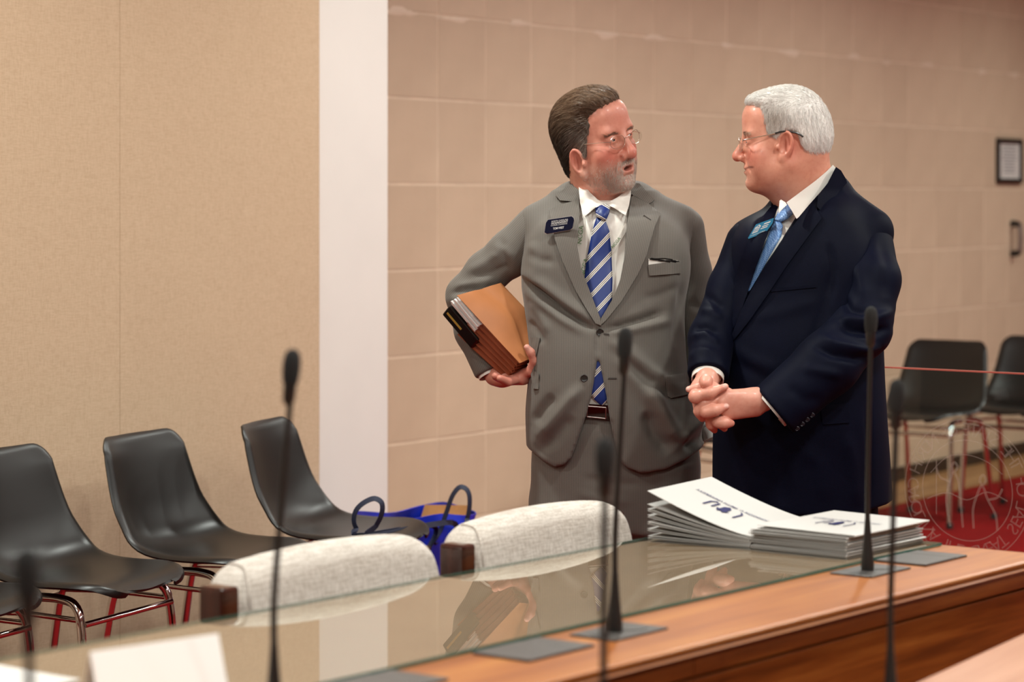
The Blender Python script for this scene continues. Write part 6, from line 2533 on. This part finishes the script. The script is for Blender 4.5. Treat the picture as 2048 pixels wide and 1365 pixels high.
order = ['lowest', 'second', 'third', 'fourth', 'fifth', 'sixth', 'seventh', 'eighth', 'ninth']
lifts = [(0.0008, 0.003), (0.013, 0.0145), (0.024, 0.0255), (0.033, 0.0345), (0.043, 0.0445), (0.053, 0.078)]
for i, (l0, l1) in enumerate(lifts):
    last = i == len(lifts) - 1
    lab = 'top white printed folder of the fanned left pile, blue mark fully showing' if last else order[i] + ' white folder from the glass in the fanned left pile'
    make_folder((0.474 + 0.002 * (i % 3), 5.056 + 0.002 * (i % 2)), math.radians(58.0 + (i % 3) * 1.2 - 0.6), True, ZG + i * 0.0036, 0.0022, l0, l1, lab, 'white folders fanned in the left pile', last)
random.seed(3)
for i in range(8):
    last = i == 7
    dx, dy = random.uniform(-0.003, 0.003), random.uniform(-0.003, 0.003)
    if last:
        dx, dy = 0.014, -0.004
    lab = 'top white printed folder of the neat right pile, beside the microphone' if last else order[i] + ' white folder from the glass in the neat right pile'
    make_folder((0.652 + dx, 4.912 + dy), math.radians(52.0 + random.uniform(-1.6, 1.6)), True, ZG + i * 0.0056, 0.0026, 0.0, 0.003 if last else 0.0008, lab, 'white folders in the right pile', last, wa=0.222, lb=0.30)

# ------------------------------------------------------------------ tent card and loose sheet at the lower left
r0, r1 = at_z(180, 1305, 0.85), at_z(437, 1268, 0.85)
dv = (r1 - r0); dv.z = 0
nvv = Vector((dv.y, -dv.x, 0)).normalized()
tc = empty('tent_card', ((r0 + r1) / 2).to_tuple()[:2] + (0.7525,))
tag(tc, 'blank white folded tent card standing on the desk at the lower left', 'name card')
for sg, nm in ((1, 'front_panel'), (-1, 'back_panel')):
    f0, f1 = r0 + nvv * 0.030 * sg, r1 + nvv * 0.030 * sg
    f0.z = f1.z = 0.7527
    m = MB()
    g_ = [[r0.lerp(f0, i / 3), r1.lerp(f1, i / 3)] for i in range(4)]
    m.sheet(g_, 0.0006)
    m.v = [tuple(Vector(p) - tc.location) for p in m.v]
    m.build(nm, M['paper_white'], tc)
p0 = at_z(162, 1361, 0.753)
u1 = Vector((-0.81, 0.585, 0)); u2 = Vector((-0.585, -0.81, 0))
m = MB()
g_ = [[p0 + u1 * (0.21 * j / 4) + u2 * (0.279 * i / 4) + Vector((0, 0, 0.0008 + 0.004 * (j / 4) ** 2)) for j in range(5)] for i in range(5)]
c0 = Vector((p0.x, p0.y, 0.7525))
m.sheet(g_, 0.0005)
m.v = [tuple(Vector(p) - c0) for p in m.v]
o = m.build('paper_sheet', M['paper2'], None, loc=c0)
tag(o, 'loose white sheet of paper on the desk in the lower left corner', 'paper')

# ------------------------------------------------------------------ etched glass barrier at the right
GL = Vector((1.0125, 6.9, 0)); gd = Vector((0.781, -0.625, 0)).normalized()
gb = empty('glass_barrier', GL, math.atan2(gd.y, gd.x))
tag(gb, 'upright glass barrier etched with a round state seal, right of the man in navy', 'glass panel')
MB().box(-0.25, 1.25, -0.006, 0.006, 0.06, 0.988).build('pane', M['panel_glass'], gb)
MB().box(-0.25, 1.25, -0.006, 0.006, 0.9881, 0.992).build('polished_edge', M['panel_edge'], gb)
MB().box(-0.27, 1.27, -0.03, 0.03, 0.0, 0.06).build('base_channel', M['steel'], gb, bevel=0.004)
kc, zc, Ro = 0.262, 0.672, 0.190
etch = []
for nm, R0, R1 in (('etched_ring', Ro, Ro - 0.004), ('etched_ring', 0.136, 0.132)):
    m = MB()
    vs, fs = [], []
    for k in range(72):
        a = 2 * math.pi * k / 72
        for r in (R0, R1):
            vs.append((kc + r * math.cos(a), -0.0068, zc + r * math.sin(a)))
    fs = [(2 * k, 2 * ((k + 1) % 72), 2 * ((k + 1) % 72) + 1, 2 * k + 1) for k in range(72)]
    m.add(vs, fs)
    m.build(nm, M['etch'], gb)
txt = 'THE GREAT SEAL OF THE STATE OF NORTH CAROLINA '
i0 = txt.index('NORTH')
stepd = 360.0 / len(txt)
lt = MB()
for i, chh in enumerate(txt):
    if chh == ' ':
        continue
    vs, fs = text_geo(chh, 0.050)
    ang = math.radians(50 - (i - i0) * stepd)
    ca, sa = math.cos(ang), math.sin(ang)
    pts = []
    for x, y in vs:
        # front view: x along clockwise tangent, y outward; mirrored for this side of the pane
        X = ca * (0.161 + y) + sa * x
        Z = sa * (0.161 + y) - ca * x
        pts.append((kc - X, -0.0068, zc + Z))
    lt = MB(); lt.add(pts, fs)
    lt.build('etched_letter', M['etch'], gb)


def stroke(pts, r):
    m = MB()
    q = smooth_path([(kc + a, -0.0068, zc + b) for a, b in pts], 5)
    vs, fs = [], []
    for i, p in enumerate(q):
        t = (q[min(len(q) - 1, i + 1)] - q[max(0, i - 1)]).normalized()
        n = Vector((-t.z, 0, t.x)) * r
        vs += [p + n, p - n]
    fs = [(2 * i, 2 * i + 2, 2 * i + 3, 2 * i + 1) for i in range(len(q) - 1)]
    m.add(vs, fs)
    m.build('etched_figure', M['etch'], gb)


# two robed figures, a shoreline and a cap on a pole
stroke([(-0.05, -0.10), (-0.062, -0.03), (-0.052, 0.02), (-0.040, 0.045), (-0.025, 0.02), (-0.018, -0.04), (-0.012, -0.10)], 0.004)
stroke([(-0.040, 0.045), (-0.046, 0.062), (-0.036, 0.072), (-0.028, 0.060), (-0.036, 0.048)], 0.004)
stroke([(-0.048, 0.02), (-0.080, 0.03), (-0.092, 0.055)], 0.0035)
stroke([(-0.092, -0.07), (-0.092, 0.075)], 0.002)
stroke([(0.02, -0.10), (0.018, -0.05), (0.030, -0.01), (0.045, 0.015), (0.062, -0.02), (0.085, -0.06), (0.09, -0.10)], 0.004)
stroke([(0.045, 0.015), (0.038, 0.032), (0.048, 0.044), (0.057, 0.032), (0.048, 0.018)], 0.004)
stroke([(0.062, -0.02), (0.09, -0.012), (0.105, 0.012)], 0.0035)
stroke([(-0.12, -0.03), (-0.06, -0.01), (0.0, -0.025), (0.06, 0.0), (0.12, -0.02)], 0.002)
stroke([(-0.11, 0.04), (-0.06, 0.085), (0.0, 0.095), (0.06, 0.08), (0.105, 0.05)], 0.0016)

# ------------------------------------------------------------------ blue tote bag with navy straps on the floor
bc = room(6.24, 4.60)
bg = empty('tote_bag', bc, TH)
tag(bg, 'blue tote bag with long navy straps on the floor beside the black chair', 'bag')
rows = []
for k, (z, sx, sy) in enumerate(((0.004, 0.17, 0.11), (0.03, 0.185, 0.125), (0.2, 0.195, 0.14), (0.36, 0.20, 0.135), (0.455, 0.205, 0.125), (0.485, 0.21, 0.12))):
    row = []
    for j in range(41):
        a = 2 * math.pi * j / 40
        ca, sa = math.cos(a), math.sin(a)
        q = (abs(ca) ** 4 + abs(sa) ** 4) ** -0.25
        w = 0.008 * math.sin(a * 5 + k) * (k / 5)
        row.append(Vector((ca * q * (sx + w), sa * q * (sy + w), z + (0.012 * math.sin(a * 3 + 1) if k == 5 else 0))))
    rows.append(row)
MB().sheet(rows, 0.003).build('bag_body', M['blue_bag'], bg, smooth=True)
MB().box(-0.165, 0.165, -0.10, 0.10, 0.006, 0.02).build('bag_base', M['blue_bag'], bg)


def strap(pts, name='strap'):
    q = smooth_path([Vector(p) - bc for p in pts], 7)
    R = Matrix.Rotation(-TH, 3, 'Z')
    q = [R @ p for p in q]
    m = MB()
    vw = R @ Vector((0, 1, 0))
    vs, fs = [], []
    for i, p in enumerate(q):
        t = (q[min(len(q) - 1, i + 1)] - q[max(0, i - 1)]).normalized()
        w = (t.cross(vw).normalized() * 0.72 + vw * 0.69)
        w = (w - t * w.dot(t)).normalized() * 0.0085
        n = t.cross(w).normalized() * 0.0011
        vs += [p - w - n, p + w - n, p + w + n, p - w + n]
    for i in range(len(q) - 1):
        for k in range(4):
            fs.append((i * 4 + k, i * 4 + (k + 1) % 4, i * 4 + 4 + (k + 1) % 4, i * 4 + 4 + k))
    fs += [(0, 3, 2, 1), tuple(len(vs) - 4 + k for k in range(4))]
    m.add(vs, fs)
    m.build(name, M['navy_strap'], bg)


Z7 = lambda x, y, Y: at(660 + 0.15625 * x, 940 + 0.15625 * y, Y)
strap([room(6.13, 4.46, 0.40), room(6.12, 4.44, 0.47)] + [Z7(x, y, 7.10) for x, y in ((400, 840), (330, 740), (305, 640), (335, 520), (430, 425), (560, 370), (650, 410), (672, 490), (650, 600), (590, 720), (520, 850))] + [room(6.22, 4.44, 0.47), room(6.24, 4.46, 0.40)])
strap([room(6.36, 4.47, 0.40)] + [Z7(x, y, 7.62) for x, y in ((1345, 960), (1420, 760), (1500, 520), (1570, 330), (1660, 225), (1745, 250), (1785, 340), (1785, 480), (1760, 620), (1725, 720))] + [room(6.46, 4.62, 0.40)])
cbx = empty('cardboard_box', room(6.24, 4.60, 0.0215), TH)
tag(cbx, 'open cardboard box with raised flaps inside the blue tote bag', 'box')
MB().box(-0.155, 0.155, -0.09, 0.09, 0.0, 0.41).build('carton', M['cardboard'], cbx)
for (x0, y0, x1, y1, lean) in ((-0.155, -0.09, -0.155, 0.09, (-0.03, 0.0)), (0.155, -0.09, 0.155, 0.09, (0.03, 0.0))):
    m = MB()
    a0, b0 = Vector((x0, y0, 0.41)), Vector((x1, y1, 0.41))
    a1, b1 = a0 + Vector((lean[0], 0, 0.065)), b0 + Vector((lean[0], 0, 0.055))
    m.sheet([[a0, b0], [a0.lerp(a1, 0.5), b0.lerp(b1, 0.5)], [a1, b1]], 0.003)
    m.build('flap', M['cardboard'], cbx)
bpy.context.view_layer.update()
